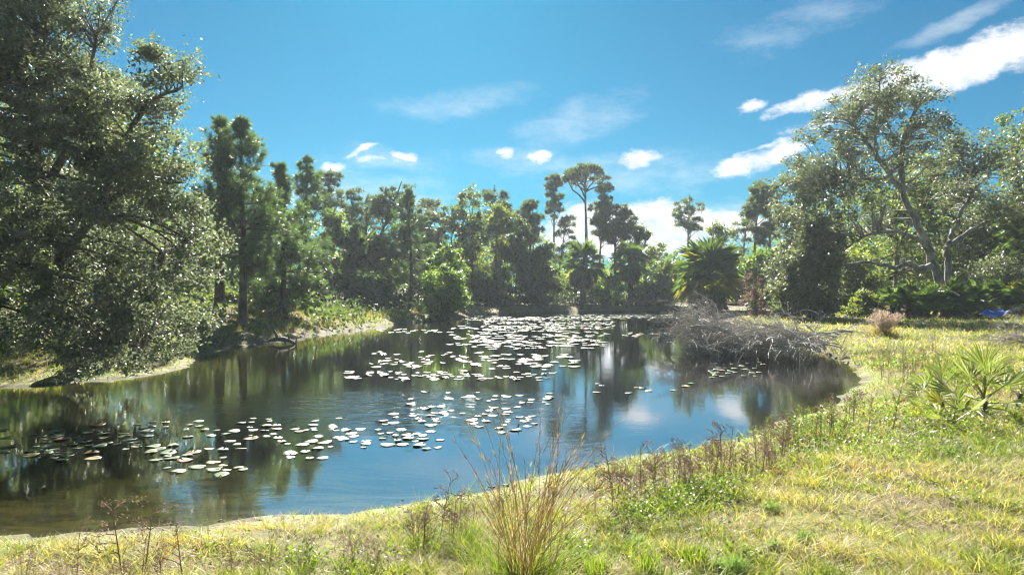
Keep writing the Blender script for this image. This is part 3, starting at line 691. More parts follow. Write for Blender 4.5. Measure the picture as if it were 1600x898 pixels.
PN(828, 74, 314, 'pine with shelf-like branches at the end of the dense tall trees', cb=.35, w=52, seed=14, style='open', r=.2, tuft=.42, nw=.06, per=12, mat='needle_far', dens=1.6)
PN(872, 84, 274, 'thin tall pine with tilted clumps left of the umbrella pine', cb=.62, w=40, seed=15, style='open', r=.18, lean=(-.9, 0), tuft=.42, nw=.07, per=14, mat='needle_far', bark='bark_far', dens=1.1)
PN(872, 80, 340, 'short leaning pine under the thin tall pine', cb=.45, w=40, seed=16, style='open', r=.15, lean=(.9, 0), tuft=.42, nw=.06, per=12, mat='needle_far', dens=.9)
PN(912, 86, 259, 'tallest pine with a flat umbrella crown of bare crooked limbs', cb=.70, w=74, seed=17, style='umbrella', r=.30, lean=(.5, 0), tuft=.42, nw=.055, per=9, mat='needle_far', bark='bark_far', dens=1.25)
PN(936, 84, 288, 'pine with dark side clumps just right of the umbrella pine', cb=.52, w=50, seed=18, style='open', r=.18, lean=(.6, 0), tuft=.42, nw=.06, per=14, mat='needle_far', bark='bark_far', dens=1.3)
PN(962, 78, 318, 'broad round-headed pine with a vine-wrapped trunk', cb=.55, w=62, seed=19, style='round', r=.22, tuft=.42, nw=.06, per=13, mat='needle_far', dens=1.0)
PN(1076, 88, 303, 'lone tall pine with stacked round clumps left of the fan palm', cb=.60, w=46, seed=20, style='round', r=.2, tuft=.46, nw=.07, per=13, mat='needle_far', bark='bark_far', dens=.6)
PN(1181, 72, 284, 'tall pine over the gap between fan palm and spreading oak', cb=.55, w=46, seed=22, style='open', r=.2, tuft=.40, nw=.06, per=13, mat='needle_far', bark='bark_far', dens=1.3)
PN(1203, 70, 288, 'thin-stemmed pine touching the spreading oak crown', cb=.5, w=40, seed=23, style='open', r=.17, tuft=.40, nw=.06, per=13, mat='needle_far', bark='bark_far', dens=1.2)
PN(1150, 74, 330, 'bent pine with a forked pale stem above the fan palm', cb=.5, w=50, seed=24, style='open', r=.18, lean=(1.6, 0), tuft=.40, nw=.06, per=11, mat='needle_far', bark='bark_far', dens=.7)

# --- broad-leaved trees of the far bank
def BT(name, label, px, d, top, w, seed, mat, base=.05, n=10, taper=.45, nc=115, per=80, leaf=.28, rc=None, cat='tree', bark='bark_dark', flat=.8, drop=.2, group=None, asp=.6, shell=.4):
    rng = np.random.default_rng(seed * 7 + 1); l = G(px, d); H = topH(top, d, l[2]); Wd = w / FPX * d * (1.4 if cat == 'tree' else 1.15)
    lobes = rand_lobes(rng, H, Wd, base, n, taper); limbs = auto_limbs(rng, H, .85, max(.07, H * .016), lobes, 6)
    return tree(name, label, cat, l, lobes, limbs, nc, per, rc or Wd * .105, leaf, M[mat], M[bark], seed, flat=flat, drop=drop, group=group, asp=asp, shell=shell, branch_r=.03, sides=6, twig_sides=3)
T = 'broadleaf_tree'
BT(T, 'leafy tree between the pointed pine and the dark vine column', 512, 55, 335, 62, 41, 'tree_leaf')
BT(T, 'dark vine-covered tree column left of the leaning stem', 548, 54, 352, 48, 42, 'dark_leaf', taper=.3)
BT(T, 'sunlit vine-hung tree below the leaning stem', 590, 57, 360, 74, 43, 'vine_leaf')
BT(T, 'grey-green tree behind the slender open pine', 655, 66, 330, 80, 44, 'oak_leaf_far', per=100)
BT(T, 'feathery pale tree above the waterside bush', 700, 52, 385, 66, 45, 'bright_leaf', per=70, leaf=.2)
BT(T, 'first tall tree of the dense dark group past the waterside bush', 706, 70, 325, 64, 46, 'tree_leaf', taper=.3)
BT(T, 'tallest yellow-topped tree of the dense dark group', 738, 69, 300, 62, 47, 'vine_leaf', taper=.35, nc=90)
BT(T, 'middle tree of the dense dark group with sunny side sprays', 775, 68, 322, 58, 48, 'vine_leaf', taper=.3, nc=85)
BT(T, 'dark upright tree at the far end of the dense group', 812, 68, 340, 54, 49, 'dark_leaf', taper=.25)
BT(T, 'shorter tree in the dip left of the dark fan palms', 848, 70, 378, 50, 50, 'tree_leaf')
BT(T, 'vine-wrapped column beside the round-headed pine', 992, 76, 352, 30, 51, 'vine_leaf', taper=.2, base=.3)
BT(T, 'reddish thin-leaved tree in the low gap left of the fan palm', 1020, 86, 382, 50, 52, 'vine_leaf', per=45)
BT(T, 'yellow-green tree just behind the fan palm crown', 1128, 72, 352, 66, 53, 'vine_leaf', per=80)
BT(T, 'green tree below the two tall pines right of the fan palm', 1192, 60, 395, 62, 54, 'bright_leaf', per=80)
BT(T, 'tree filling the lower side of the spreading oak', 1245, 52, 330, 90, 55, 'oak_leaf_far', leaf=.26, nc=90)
BT(T, 'yellowish tree seen through the spreading oak limbs', 1400, 55, 250, 150, 56, 'vine_leaf', leaf=.28, nc=120, base=.05)
BT(T, 'dense tree right behind the spreading oak trunk', 1500, 54, 212, 130, 57, 'oak_leaf_far', leaf=.26, nc=140, base=.05, taper=.3)
BT(T, 'dense tree at the picture edge behind the blue tarp', 1590, 50, 188, 130, 58, 'tree_leaf', leaf=.26, nc=140, base=.05, taper=.3)
BT(T, 'high sparse tree leaning into the upper corner of the view', 1672, 42, 118, 150, 59, 'oak_leaf_far', leaf=.22, nc=110, per=80, base=.35)
BT(T, 'low leafy tree under the spreading oak beside the rounded bush', 1330, 50, 385, 100, 60, 'vine_leaf', leaf=.24, base=.0, nc=90)
BT(T, 'shady tree behind the bank pines', 395, 62, 330, 130, 61, 'dark_leaf')
BT(T, 'leafy tree seen past the thick-trunked pine', 300, 44, 330, 120, 62, 'tree_leaf', leaf=.26)
BT(T, 'dark tree on the grassy mound behind the huge oak', 40, 44, 300, 170, 63, 'dark_leaf', leaf=.28, nc=110)
BT(T, 'tree past the grassy mound at the picture edge', -60, 27, 150, 260, 64, 'tree_leaf', leaf=.22, nc=150, base=.2)
BT(T, 'leafy tree mostly hidden behind the huge oak, added to shade the shore', 165, 26, 175, 190, 65, 'tree_leaf', leaf=.2, nc=130, base=.25)  # placed close behind the oak, mostly out of sight, to shade the left shore
# bushes
S = 'waterside_bush'
BT(S, 'bright round bush standing at the water below the feathery tree', 686, 47.5, 420, 84, 71, 'bright_leaf', leaf=.2, nc=90, per=130, cat='bush', base=.0, taper=.3)
BT('bush', 'yellow-green vine-covered bush on the far bank below the pointed pine', 478, 41, 468, 74, 72, 'bright_leaf', leaf=.16, nc=50, per=90, cat='bush', base=0)
BT('bush', 'dark rounded bush at the lawn edge left of the spreading oak', 1266, 39, 350, 106, 73, 'oak_leaf_far', leaf=.17, nc=150, per=170, cat='bush', base=0, taper=.35)
BT('bush', 'yellow-tipped bush between the two dark fan palms', 955, 69, 425, 60, 74, 'bright_leaf', leaf=.26, nc=60, cat='bush', base=0)
BT('bush', 'dark low bush left of the yellowing fan palm', 1015, 68, 440, 66, 75, 'dark_leaf', leaf=.26, nc=55, cat='bush', base=0)
BT('bush', 'sunlit creeper-covered bush behind the yellowing fan palm', 1042, 66, 405, 60, 76, 'vine_leaf', leaf=.26, nc=60, cat='bush', base=0)
BT('bush', 'grey-green bush at the foot of the dark upright tree', 838, 67.5, 432, 56, 77, 'dark_leaf', leaf=.26, nc=50, cat='bush', base=0)
BT('bush', 'shaded bush at the foot of the dense dark group', 765, 66.5, 425, 80, 78, 'dark_leaf', leaf=.26, nc=60, cat='bush', base=0)
BT('bush', 'shaded bush under the vine-hung tree', 590, 51, 425, 90, 79, 'dark_leaf', leaf=.24, nc=70, cat='bush', base=0)
BT('bush', 'pale leafy bush beside the yellow-green bank bush', 428, 40, 440, 70, 80, 'tree_leaf', leaf=.18, nc=60, cat='bush', base=0)
BT('bush', 'yellow bush between the two bank pine trunks', 330, 37, 470, 90, 81, 'vine_leaf', leaf=.16, nc=60, cat='bush', base=0)
BT('bush', 'dead brown-stemmed bush between fan palm and rounded bush', 1180, 44, 428, 56, 82, 'dry_weed', leaf=.15, nc=40, per=40, cat='bush', base=0)
BT('bush', 'olive bush leaning on the rounded dark bush', 1222, 41, 412, 56, 83, 'oak_leaf_far', leaf=.17, nc=60, cat='bush', base=0)
BT('bush', 'sun-flecked bush at the edge of the shade under the spreading oak', 1352, 40, 455, 70, 84, 'vine_leaf', leaf=.16, nc=50, per=80, cat='bush', base=0)
BT('bush', 'broad shaded bush behind the blue tarp', 1560, 43, 395, 150, 85, 'oak_leaf_far', leaf=.18, nc=110, cat='bush', base=0)

# --- fan palms
fan_palm('fan_palm', 'big yellowing fan palm at the water behind the brush pile', 'palm', G(1106, 55), 3.2, 3.1, 91, n=96, low=-75, high=88, dead=.22, yellow=.22, trunk_r=.3)
fan_palm('fan_palm', 'taller dark fan palm of the two on the far bank', 'palm', G(910, 69), 4.3, 2.5, 92, n=60, low=-85, dead=.35, yellow=.02, trunk_r=.28)
fan_palm('fan_palm', 'shorter dark fan palm right of the yellow-tipped bush', 'palm', G(985, 69.5), 4.6, 2.2, 93, n=52, low=-80, dead=.25, yellow=.02, trunk_r=.26)
fan_palm('fan_palm', 'dark fan palm reaching in from the picture edge above the tarp', 'palm', G(1612, 44), 4.6, 2.2, 94, n=40, low=-70, dead=.2, yellow=.05, trunk_r=.2)
for i, (px, d, hh, ll, lab) in enumerate([(1395, 39.5, .5, 1.5, 'palmetto clump beside the sun-flecked bush'), (1425, 39, .5, 1.6, 'palmetto clump in front of the low bare oak limb'), (1450, 38.5, .45, 1.6, 'palmetto clump left of the spreading oak foot'),
        (1478, 39, .6, 1.8, 'palmetto clump right in front of the spreading oak foot'), (1505, 39, .5, 1.6, 'palmetto clump right of the spreading oak foot'), (1540, 40.5, .6, 1.7, 'palmetto clump directly behind the blue tarp'),
        (1580, 40.5, .6, 1.8, 'palmetto clump between blue tarp and picture edge'), (1615, 39, .6, 1.8, 'palmetto clump half out of view by the tarp')]):
    fan_palm('palmetto', lab, 'palmetto', G(px, d), hh, ll, 100 + i, n=22, low=-5, high=85, dead=.08, yellow=.05, trunk_r=.09, group='palmettos in the shade of the spreading oak')
# ------------------------------------------------------------------ far wood: reads as one mass behind the trees above
def far_wood():
    rng = np.random.default_rng(300); b = MB(); c = []
    for i in range(560):
        px = rng.uniform(-250, 1850) if i < 420 else rng.choice([rng.uniform(-1100, -200), rng.uniform(1800, 2700)]); d = rng.uniform(78, 125) if 400 < px < 1250 else rng.uniform(58, 110)
        x = X(px, d); top = 335 + 14 * math.sin(px * .021) + rng.uniform(-10, 60)
        if 840 < px < 1180: top = rng.uniform(392, 428)
        if px < 400 or px > 1800: top = rng.uniform(280, 400)
        if 1250 < px < 1800: top = rng.uniform(262, 380)
        H = topH(top, d, .6); n = int(120)
        u = rng.normal(size=(n, 3)); u /= np.linalg.norm(u, axis=1)[:, None]; u *= rng.uniform(.2, 1, (n, 1)) ** .4
        w = rng.uniform(1.6, 3.4); c.append(np.array([x, d, H * .53 + .6]) + u * np.array([w, w, H * .5]))
    c = np.concatenate(c); c = c[c[:, 2] > .3]
    b.leaves(rng, c, rng.uniform(.5, 1.0, len(c)), .3, .6)
    tag(b.build('forest', M['tree_leaf']), 'far wood closing the view behind the pond', kind='stuff')
far_wood()

def undergrowth():
    rng = np.random.default_rng(301); b = MB(); c = []
    for px0, px1, d0, d1, h, n in [(400, 1060, 70, 76, 2.2, 90), (480, 700, 50, 58, 1.5, 50), (1180, 1700, 45, 52, 1.9, 90), (-150, 420, 38, 52, 1.8, 80), (-120, 330, 24, 34, .9, 70), (300, 640, 34, 50, .7, 60), (690, 1060, 68, 71, 1.2, 50)]:
        for i in range(n):
            px = rng.uniform(px0, px1); d = rng.uniform(d0, d1); x = X(px, d)
            if shore_dist(x, d)[0] < .6: continue
            k = 55; u = rng.normal(size=(k, 3)); w = rng.uniform(.5, 1.1)
            c.append(np.array([x, d, gz(x, d) + h * .3]) + u * np.array([w, w, h * rng.uniform(.25, .45)]))
    c = np.concatenate(c); c = c[c[:, 2] > .25]; c = c[shore_dist(c[:, 0], c[:, 1]) > .2]
    b.leaves(rng, c, rng.uniform(.15, .4, len(c)), .4, .55)
    tag(b.build('undergrowth', M['dark_leaf']), 'shady undergrowth along the foot of the wood', kind='stuff')
undergrowth()

# ------------------------------------------------------------------ grass
_p = (1 + 5 ** .5) / 2
ICO = np.array([(-1, _p, 0), (1, _p, 0), (-1, -_p, 0), (1, -_p, 0), (0, -1, _p), (0, 1, _p), (0, -1, -_p), (0, 1, -_p), (_p, 0, -1), (_p, 0, 1), (-_p, 0, -1), (-_p, 0, 1)]) / 1.9
ICOF = [(0, 11, 5), (0, 5, 1), (0, 1, 7), (0, 7, 10), (0, 10, 11), (1, 5, 9), (5, 11, 4), (11, 10, 2), (10, 7, 6), (7, 1, 8), (3, 9, 4), (3, 4, 2), (3, 2, 6), (3, 6, 8), (3, 8, 9), (4, 9, 5), (2, 4, 11), (6, 2, 10), (8, 6, 7), (9, 8, 1)]
def grass():
    rng = np.random.default_rng(400)
    # near bank and lawn, thick
    def scatter(n, y0, y1, pw, xm=1.0):
        u = rng.uniform(0, 1, n); y = y0 * (y1 / y0) ** (u ** pw); x = rng.uniform(-.88, .92, n) * (y + .8) * xm
        return x, y
    b = MB()
    x, y = scatter(300000, 3.0, 20, 1.0); sd = shore_dist(x, y); k = (sd > .03) & (rng.uniform(0, 1, len(x)) < np.clip((sd - .02) / .6, .2, 1)) ; x, y, sd = x[k], y[k], sd[k]
    tall = np.clip(wob(x, y, 1.7, 1) * .5 + .5, 0, 1); tall2 = np.clip(wob(x, y, .42, 2) * .9 + .45, 0, 1)
    keep = rng.uniform(0, 1, len(x)) < (.10 + .90 * tall2) * np.where(wob(x, y, 2.1, 0) < -.42, .3, 1); x, y, sd, tall, tall2 = x[keep], y[keep], sd[keep], tall[keep], tall2[keep]
    z = height(x, y, sd) - .012
    h = (.04 + .11 * tall * tall2 + .05 * rng.uniform(0, 1, len(x))) * np.clip(.35 + sd / 1.6, .3, 1.25)
    wd = np.maximum(.0064, .0011 * y) * rng.uniform(.7, 1.3, len(x))
    b.blades(rng, np.c_[x, y, z], h, wd, rng.uniform(.05, 1.1, len(x)), rng.uniform(.1, .9, len(x)), 2)
    # flattened straw thatch
    x, y = scatter(66000, 3.0, 22, 1.0); sd = shore_dist(x, y); k = (sd > .5) & (wob(x, y, 1.1, 3) > -.25); x, y, sd = x[k], y[k], sd[k]
    b.blades(rng, np.c_[x, y, height(x, y, sd) + .005], rng.uniform(.05, .12, len(x)), np.maximum(.004, .0008 * y), rng.uniform(1.2, 2.6, len(x)), rng.uniform(.0, .5, len(x)), 2, m=1)
    # taller mixed grass along the right of the near shore
    x, y = scatter(26000, 5, 20, 1.0); sd = shore_dist(x, y); k = (x > -1) & (sd > .25) & (sd < 2.2 + .8 * wob(x, y, 3)) & (wob(x, y, .9, 1) > .1); x, y, sd = x[k], y[k], sd[k]
    b.blades(rng, np.c_[x, y, height(x, y, sd) - .01], rng.uniform(.10, .30, len(x)), np.maximum(.006, .001 * y), rng.uniform(0, .5, len(x)), rng.uniform(.1, .7, len(x)), 3, m=2)
    x, y = scatter(60000, 4, 20, 1.0); sd = shore_dist(x, y); k = (sd > .4) & (wob(x, y, 2.2, 3) > .15) & (wob(x, y, .6, 1) > -.1); x, y, sd = x[k], y[k], sd[k]
    b.blades(rng, np.c_[x, y, height(x, y, sd) - .01], rng.uniform(.05, .15, len(x)), np.maximum(.007, .0011 * y), rng.uniform(0, .8, len(x)), rng.uniform(.1, .8, len(x)), 2, m=2)
    # farther lawn
    x, y = scatter(70000, 18, 46, 1.0); k = (x > 4); x, y = x[k], y[k]; sd = shore_dist(x, y); k = sd > .2; x, y, sd = x[k], y[k], sd[k]
    b.blades(rng, np.c_[x, y, height(x, y, sd) - .02], rng.uniform(.08, .26, len(x)), .0010 * y, rng.uniform(0, .8, len(x)), rng.uniform(.1, .7, len(x)), 2)
    tag(b.build('grass', [M['grass'], M['straw'], M['grass_green']]), 'sunlit yellow-green grass with straw thatch on the near bank', kind='stuff')
    # far banks: taller dry grass
    b = MB(); n = 42000
    x = rng.uniform(-26, 16, n); y = rng.uniform(16, 74, n); sd = shore_dist(x, y); dens = np.where(y > 62, 2.2, 4.5)
    k = (sd > .12) & (sd < dens + 1.5 * wob(x, y, 4)) & (x < 11) & (wob(x, y, 2.3, 2) > -.45); x, y, sd = x[k], y[k], sd[k]
    b.blades(rng, np.c_[x, y, height(x, y, sd) - .02], rng.uniform(.12, .5, len(x)) * np.clip(sd / 1.6, .35, 1) * np.where(y > 60, .55, 1), .0009 * y, rng.uniform(0, .5, len(x)), rng.uniform(.1, .6, len(x)), 2)
    x = rng.uniform(-40, -8, 26000); y = rng.uniform(17, 42, 26000); sd = shore_dist(x, y); k = sd > .6; x, y, sd = x[k], y[k], sd[k]
    b.blades(rng, np.c_[x, y, height(x, y, sd) - .02], rng.uniform(.06, .2, len(x)), .001 * y, rng.uniform(0, .7, len(x)), rng.uniform(.1, .6, len(x)), 2)
    x = rng.uniform(-34, -2, 40000); y = rng.uniform(15, 48, 40000); sd = shore_dist(x, y); k = (sd > .08) & (wob(x, y, 2.8, 1) > -.2) & (rng.uniform(0, 1, len(x)) < np.clip(1.5 - sd / 9, .15, 1)); x, y, sd = x[k], y[k], sd[k]
    b.blades(rng, np.c_[x, y, height(x, y, sd) - .02], rng.uniform(.08, .32, len(x)) * np.clip(.4 + sd, .4, 1), .001 * y, rng.uniform(0, .6, len(x)), rng.uniform(.1, .6, len(x)), 2, m=1)
    tag(b.build('bank_grass', [M['dry_grass'], M['grass_green']]), 'dry straw-coloured grass along the opposite banks', kind='stuff')
    # leafy ground cover in the near grass
    b = MB(); c = []
    for px, py, r_, n in [(1060, 770, .55, 900), (1010, 790, .4, 500), (1130, 760, .35, 400), (1290, 650, .6, 420), (1400, 690, 1.0, 900), (1480, 660, .8, 700), (1560, 640, .9, 600), (1250, 690, .5, 350),
                          (900, 850, .3, 200), (470, 860, .25, 160), (330, 850, .25, 130), (1150, 870, .25, 120), (1450, 560, 1.5, 700), (1350, 560, 1.2, 500), (580, 880, .3, 160), (1520, 600, 1.0, 500), (1180, 720, .5, 500), (1330, 700, .7, 500), (1420, 640, .9, 600), (1340, 760, .3, 120), (1500, 780, .35, 140), (960, 790, .35, 260), (1220, 660, .5, 350)]:
        x0, y0 = P(px, py, .33); q = rng.normal(size=(n, 2)) * r_ * .6 + np.array([x0, y0]); q = q[shore_dist(q[:, 0], q[:, 1]) > .25]
        c.append(np.c_[q, height(q[:, 0], q[:, 1]) + rng.uniform(.02, .16, len(q))])
    c = np.concatenate(c); b.leaves(rng, c, np.maximum(.026, .0036 * c[:, 1]) * rng.uniform(.7, 1.4, len(c)), .9, .75)
    tag(b.build('ground_cover', M['weed_leaf']), 'low broad-leaved weeds mixed into the near grass', kind='stuff')
    # muck clods and litter along the near waterline
    b = MB()
    t = rng.uniform(0, 1, 900)
    seg = SP[(SP[:, 1] < 17) & (SP[:, 0] > -9)]
    for i in range(420):
        p = seg[rng.integers(len(seg))] + rng.normal(size=2) * .05; off = abs(rng.normal()) * .3 - .04
        if wob(p[0], p[1], 1.6, 3) < .12: continue
        x, y = p[0] + rng.uniform(-.3, .3), p[1] - off
        s = rng.uniform(.006, .03) * rng.uniform(.4, 1.1) * (1 + y * .03)
        q = ICO * s * rng.uniform(.65, 1.25, (12, 1)) * np.array([rng.uniform(1, 2.2), rng.uniform(.8, 1.4), .45]); an = rng.uniform(0, 6.28)
        q = np.c_[q[:, 0] * math.cos(an) - q[:, 1] * math.sin(an), q[:, 0] * math.sin(an) + q[:, 1] * math.cos(an), q[:, 2]]
        b.add(q + np.array([x, y, max(0, gz(x, y)) + s * .1]), ICOF)
    tag(b.build('shore_debris', M['wood_wet'], smooth=True), 'dark muck clods and litter along the near waterline', kind='stuff')
grass()

# ------------------------------------------------------------------ lily pads
ORD = 'first second third fourth fifth sixth seventh eighth ninth tenth eleventh twelfth thirteenth fourteenth fifteenth sixteenth'.split()
def ranked(items, most=12):
    """items (x, y, size, what, group): labels that count along each rank of a patch, ranks numbered from the near side"""
    out = []
    for grp in dict.fromkeys(q[4] for q in items):
        g = sorted((q for q in items if q[4] == grp), key=lambda q: q[1]); k = max(1, math.ceil(len(g) / most)); n = math.ceil(len(g) / k)
        for r_ in range(k):
            row = sorted(g[r_ * n:(r_ + 1) * n], key=lambda q: q[0] / q[1]); rk = '' if k == 1 else ('front rank, ' if r_ == 0 else 'back rank, ' if r_ == k - 1 else ORD[r_] + ' rank, ')
            for i, q in enumerate(row): out.append((q[0], q[1], q[2], q[3] + ', ' + rk + ORD[i] + ' from the left', grp))
    return out

def lilies():
    rng = np.random.default_rng(500)
    def pad(curl, nv):
        n = nv; a = np.linspace(R(14), R(346), n); r = 1 + .03 * np.sin(a * 5)
        top = np.c_[np.cos(a) * r, np.sin(a) * r, .05 * curl * np.sin(a * 2 + 1) + .04 * curl]; mid = np.c_[np.cos(a) * .55, np.sin(a) * .55, np.full(n, .015)]
        v = np.vstack([[(0, 0, .0)], mid, top, top - np.array([0, 0, .03])]); f3 = [(0, 1 + i, 2 + i) for i in range(n - 1)]; f4 = [(1 + i, 1 + n + i, 2 + n + i, 2 + i) for i in range(n - 1)] + [(1 + n + i, 1 + 2 * n + i, 2 + 2 * n + i, 2 + n + i) for i in range(n - 1)]
        b = MB(); b.add(v, f3); b.f.append(np.array(f4)); b.mi.append(np.zeros(len(f4)))
        return b
    def pmat(name, cols, rough):
        m, t, out = new_mat(name); oi = t.new('ShaderNodeObjectInfo').outputs['Random']; g = t.new('ShaderNodeNewGeometry')
        f = t.math('FRACT', t.math('ADD', oi, g.outputs['Random Per Island'])); c = t.ramp(f, cols)
        n = t.noise(t.new('ShaderNodeTexCoord').outputs['Object'], 3, 4, .6); c = t.mix(t.step(n, .6, .8), c, (.10, .075, .03))
        p = t.new('ShaderNodeBsdfPrincipled'); t.l.new(c, p.inputs['Base Color']); p.inputs['Roughness'].default_value = rough; p.inputs['Specular IOR Level'].default_value = .12
        p.inputs['Coat Weight'].default_value = .0; p.inputs['Coat Roughness'].default_value = .25
        t.l.new(p.outputs[0], out.inputs[0]); return m
    pm = pmat('lily_pad', [(0, (.04, .07, .035)), (.5, (.065, .10, .05)), (.8, (.10, .125, .06)), (.93, (.19, .16, .06)), (1, (.16, .085, .04))], .5)
    rm = pmat('young_lily_leaf', [(0, (.10, .22, .02)), (1, (.20, .32, .04))], .4)
    metas = [pad(c, 18) for c in (.5, 1.4, 2.6)]; base = pad(.8, 9)
    meshes = [m.mesh('lily_pad', pm, True) for m in metas]
    # a young leaf rolled up out of the water
    yb = MB(); a = np.linspace(-1.2, 1.2, 7)
    rows = [np.c_[np.sin(a) * w, np.cos(a) * w * .6 + k * .1, np.full(7, k * .16)] for k, w in ((0, .05), (1, .13), (2, .15), (3, .04))]
    v = np.concatenate(rows); f = [(r * 7 + i, r * 7 + i + 1, r * 7 + i + 8, r * 7 + i + 7) for r in range(3) for i in range(6)]
    yb.add(v, f); ymesh = yb.mesh('young_leaf', rm, True)
    CL = [  # pixel box on the water, how many, radius, label, group
        ((0, 658, 150, 720), 26, 0.106, 'dull lily pad in the shaded edge patch', 'shaded pads at the picture edge'),
        ((60, 660, 250, 705), 30, 0.106, 'lily pad beside the shaded patch', 'pads inside the long row'),
        ((230, 655, 400, 742), 46, 0.100, 'lily pad of the long near row', 'pads of the long near row'),
        ((390, 652, 560, 700), 34, 0.100, 'lily pad where the row thins out', 'pads at the thin end of the long row'),
        ((560, 640, 690, 705), 36, 0.100, 'shining lily pad at the sun glitter', 'pads around the sun glitter'),
        ((640, 612, 860, 650), 34, 0.106, 'lily pad beyond the sun glitter', 'pads beyond the glitter'),
        ((720, 640, 840, 682), 22, 0.100, 'lily pad right of the sun glitter', 'pads right of the glitter'),
        ((440, 696, 560, 720), 6, 0.106, 'lone lily pad before the glitter', 'lone pads on open water'),
        ((530, 580, 870, 594), 64, 0.137, 'lily pad of the straight mid-pond band', 'pads of the straight band'),
        ((580, 546, 760, 574), 50, 0.137, 'lily pad behind the straight band', 'pads behind the straight band'),
        ((1108, 566, 1195, 592), 30, 0.106, 'lily pad floating before the brush pile', 'pads before the brush pile'),
        ((930, 596, 1080, 616), 10, 0.112, 'scattered lily pad on bright water', 'scattered pads on bright water'),
        ((590, 514, 690, 521), 26, 0.156, 'lily pad of the thin far line', 'pads of the thin far line'),
        ((975, 519, 1055, 528), 24, 0.156, 'lily pad beside the brush top', 'pads left of the brush top')]
    got = [];
    for (x0, y0, x1, y1), n, rad, lab, grp in CL:
        for i in range(n):
            for _ in range(30):
                px = rng.uniform(x0, x1); py = y0 + (y1 - y0) * rng.beta(1.4, 1.4); x, y = P(px, py); r = rad * rng.uniform(.5, 1.3)
                if shore_dist(x, y)[0] > -.4: continue
                if wob(x, y, 1.6, 2) < -.35: continue
                if all((x - q[0]) ** 2 + (y - q[1]) ** 2 > (.82 * (r + q[2])) ** 2 for q in got): got.append((x, y, r, lab, grp)); break
    near = sorted(got, key=lambda q: -q[2] / q[1])[:300]; rest = [q for q in got if q not in near]
    near = ranked(near)
    for i, (x, y, r, lab, grp) in enumerate(near):
        tilt = (rng.normal() * .05, rng.normal() * .05)
        o = put('lily_pad', meshes[i % 3], None, (x, y, .004 + rng.uniform(0, .006)), (tilt[0], tilt[1], rng.uniform(0, 6.28)), (r * .9, r * .9 * rng.uniform(.8, 1), r * .7)); tag(o, lab, 'lily pad', grp)
        if rng.uniform() < .09: put('young_leaf', ymesh, o, (.3, .4, .05), (0, 0, rng.uniform(0, 6.28)), .14 / r * rng.uniform(.8, 1.5))
    # the crowded far end: past counting
    b = MB(); far = list(rest)
    for (x0, y0, x1, y1), n in [((700, 500, 950, 545), 330), ((740, 520, 900, 578), 130), ((720, 491.5, 1060, 500), 620), ((760, 498, 960, 520), 380), ((1040, 491, 1090, 497), 60)]:
        for i in range(n):
            px = rng.uniform(x0, x1); py = y0 + (y1 - y0) * rng.beta(1.1, 1.3); x, y = P(px, py)
            if shore_dist(x, y)[0] < -.3 and wob(x, y, 6, 1) > -.45: far.append((x, y, rng.uniform(.10, .21), '', ''))
    V0 = base.v[0]; fs = base.f
    for j, (x, y, r, *_) in enumerate(far):
        a = rng.uniform(0, 6.28); ca, sa = math.cos(a), math.sin(a); v = V0 * r; v = np.c_[v[:, 0] * ca - v[:, 1] * sa, v[:, 0] * sa + v[:, 1] * ca, v[:, 2]] + np.array([x, y, .008 + .004 * (j % 3)])
        off = b.nv; b.v.append(v); b.nv += len(v)
        for ff in fs: b.f.append(ff + off); b.mi.append(np.zeros(len(ff)))
    tag(b.build('lily_pad_carpet', pm, smooth=True), 'crowded lily pads covering the far end of the pond', kind='stuff')
lilies()

# ------------------------------------------------------------------ brush pile in the water
def twigs(b, rng, a, d, L, r, depth, sag=.25, sides=3, kids=(3, 7), spread=.8):
    d = d / (np.linalg.norm(d) + 1e-9); e = a + d * L + np.array([0, 0, -sag * L * .6]); mid = a + d * L * .5 + rng.normal(size=3) * .09 * L + np.array([0, 0, .06 * L])
    pl = bez(a, mid, e, 4 if depth < 2 else 6); b.tube(pl, np.linspace(r, r * .4, len(pl)), sides)
    if depth <= 0: return
    for _ in range(rng.integers(*kids)):
        q = pl[rng.integers(1, len(pl))]; dd = d + rng.normal(size=3) * spread; dd[2] *= .7
        twigs(b, rng, q, dd, L * rng.uniform(.35, .62), r * .55, depth - 1, sag, sides, kids, spread)

def brush_pile(label, base, spec, seed, fat=.014, name='brush_pile'):
    rng = np.random.default_rng(seed); root = empty(name, base); tag(root, label, 'brush pile'); tw = MB(); o = np.array(base)
    for (sx, sy, sz, ex, ey, ez, r0, nk) in spec:
        a = np.array([sx, sy, sz]) - o; e = np.array([ex, ey, ez]) - o
        L = np.linalg.norm(e - a); pl = bez(a, (a + e) / 2 + np.array([rng.normal() * .1 * L, rng.normal() * .1 * L, .18 * L]), e, 9)
        bb = MB(); bb.tube(pl, np.linspace(r0, r0 * .25, 9), 6); bb.build('bough', M['twig_grey'], root, smooth=True)
        for _ in range(nk):
            q = pl[rng.integers(1, 9)]; d = (e - a) / L * rng.uniform(.2, 1) + rng.normal(size=3) * .75; d[2] = d[2] * .6 - .05
            twigs(tw, rng, q, d, rng.uniform(.5, 1.2), fat, 2)
    V = np.concatenate(tw.v); V[:, 2] = np.maximum(V[:, 2], -.06 + .5 * np.minimum(0, V[:, 2]) * .1 - o[2]); tw.v = [V]
    tag(tw.build('twig_tangle', M['twig_grey'], root), kind='stuff')
    return root
_r = np.random.default_rng(61); spec = []
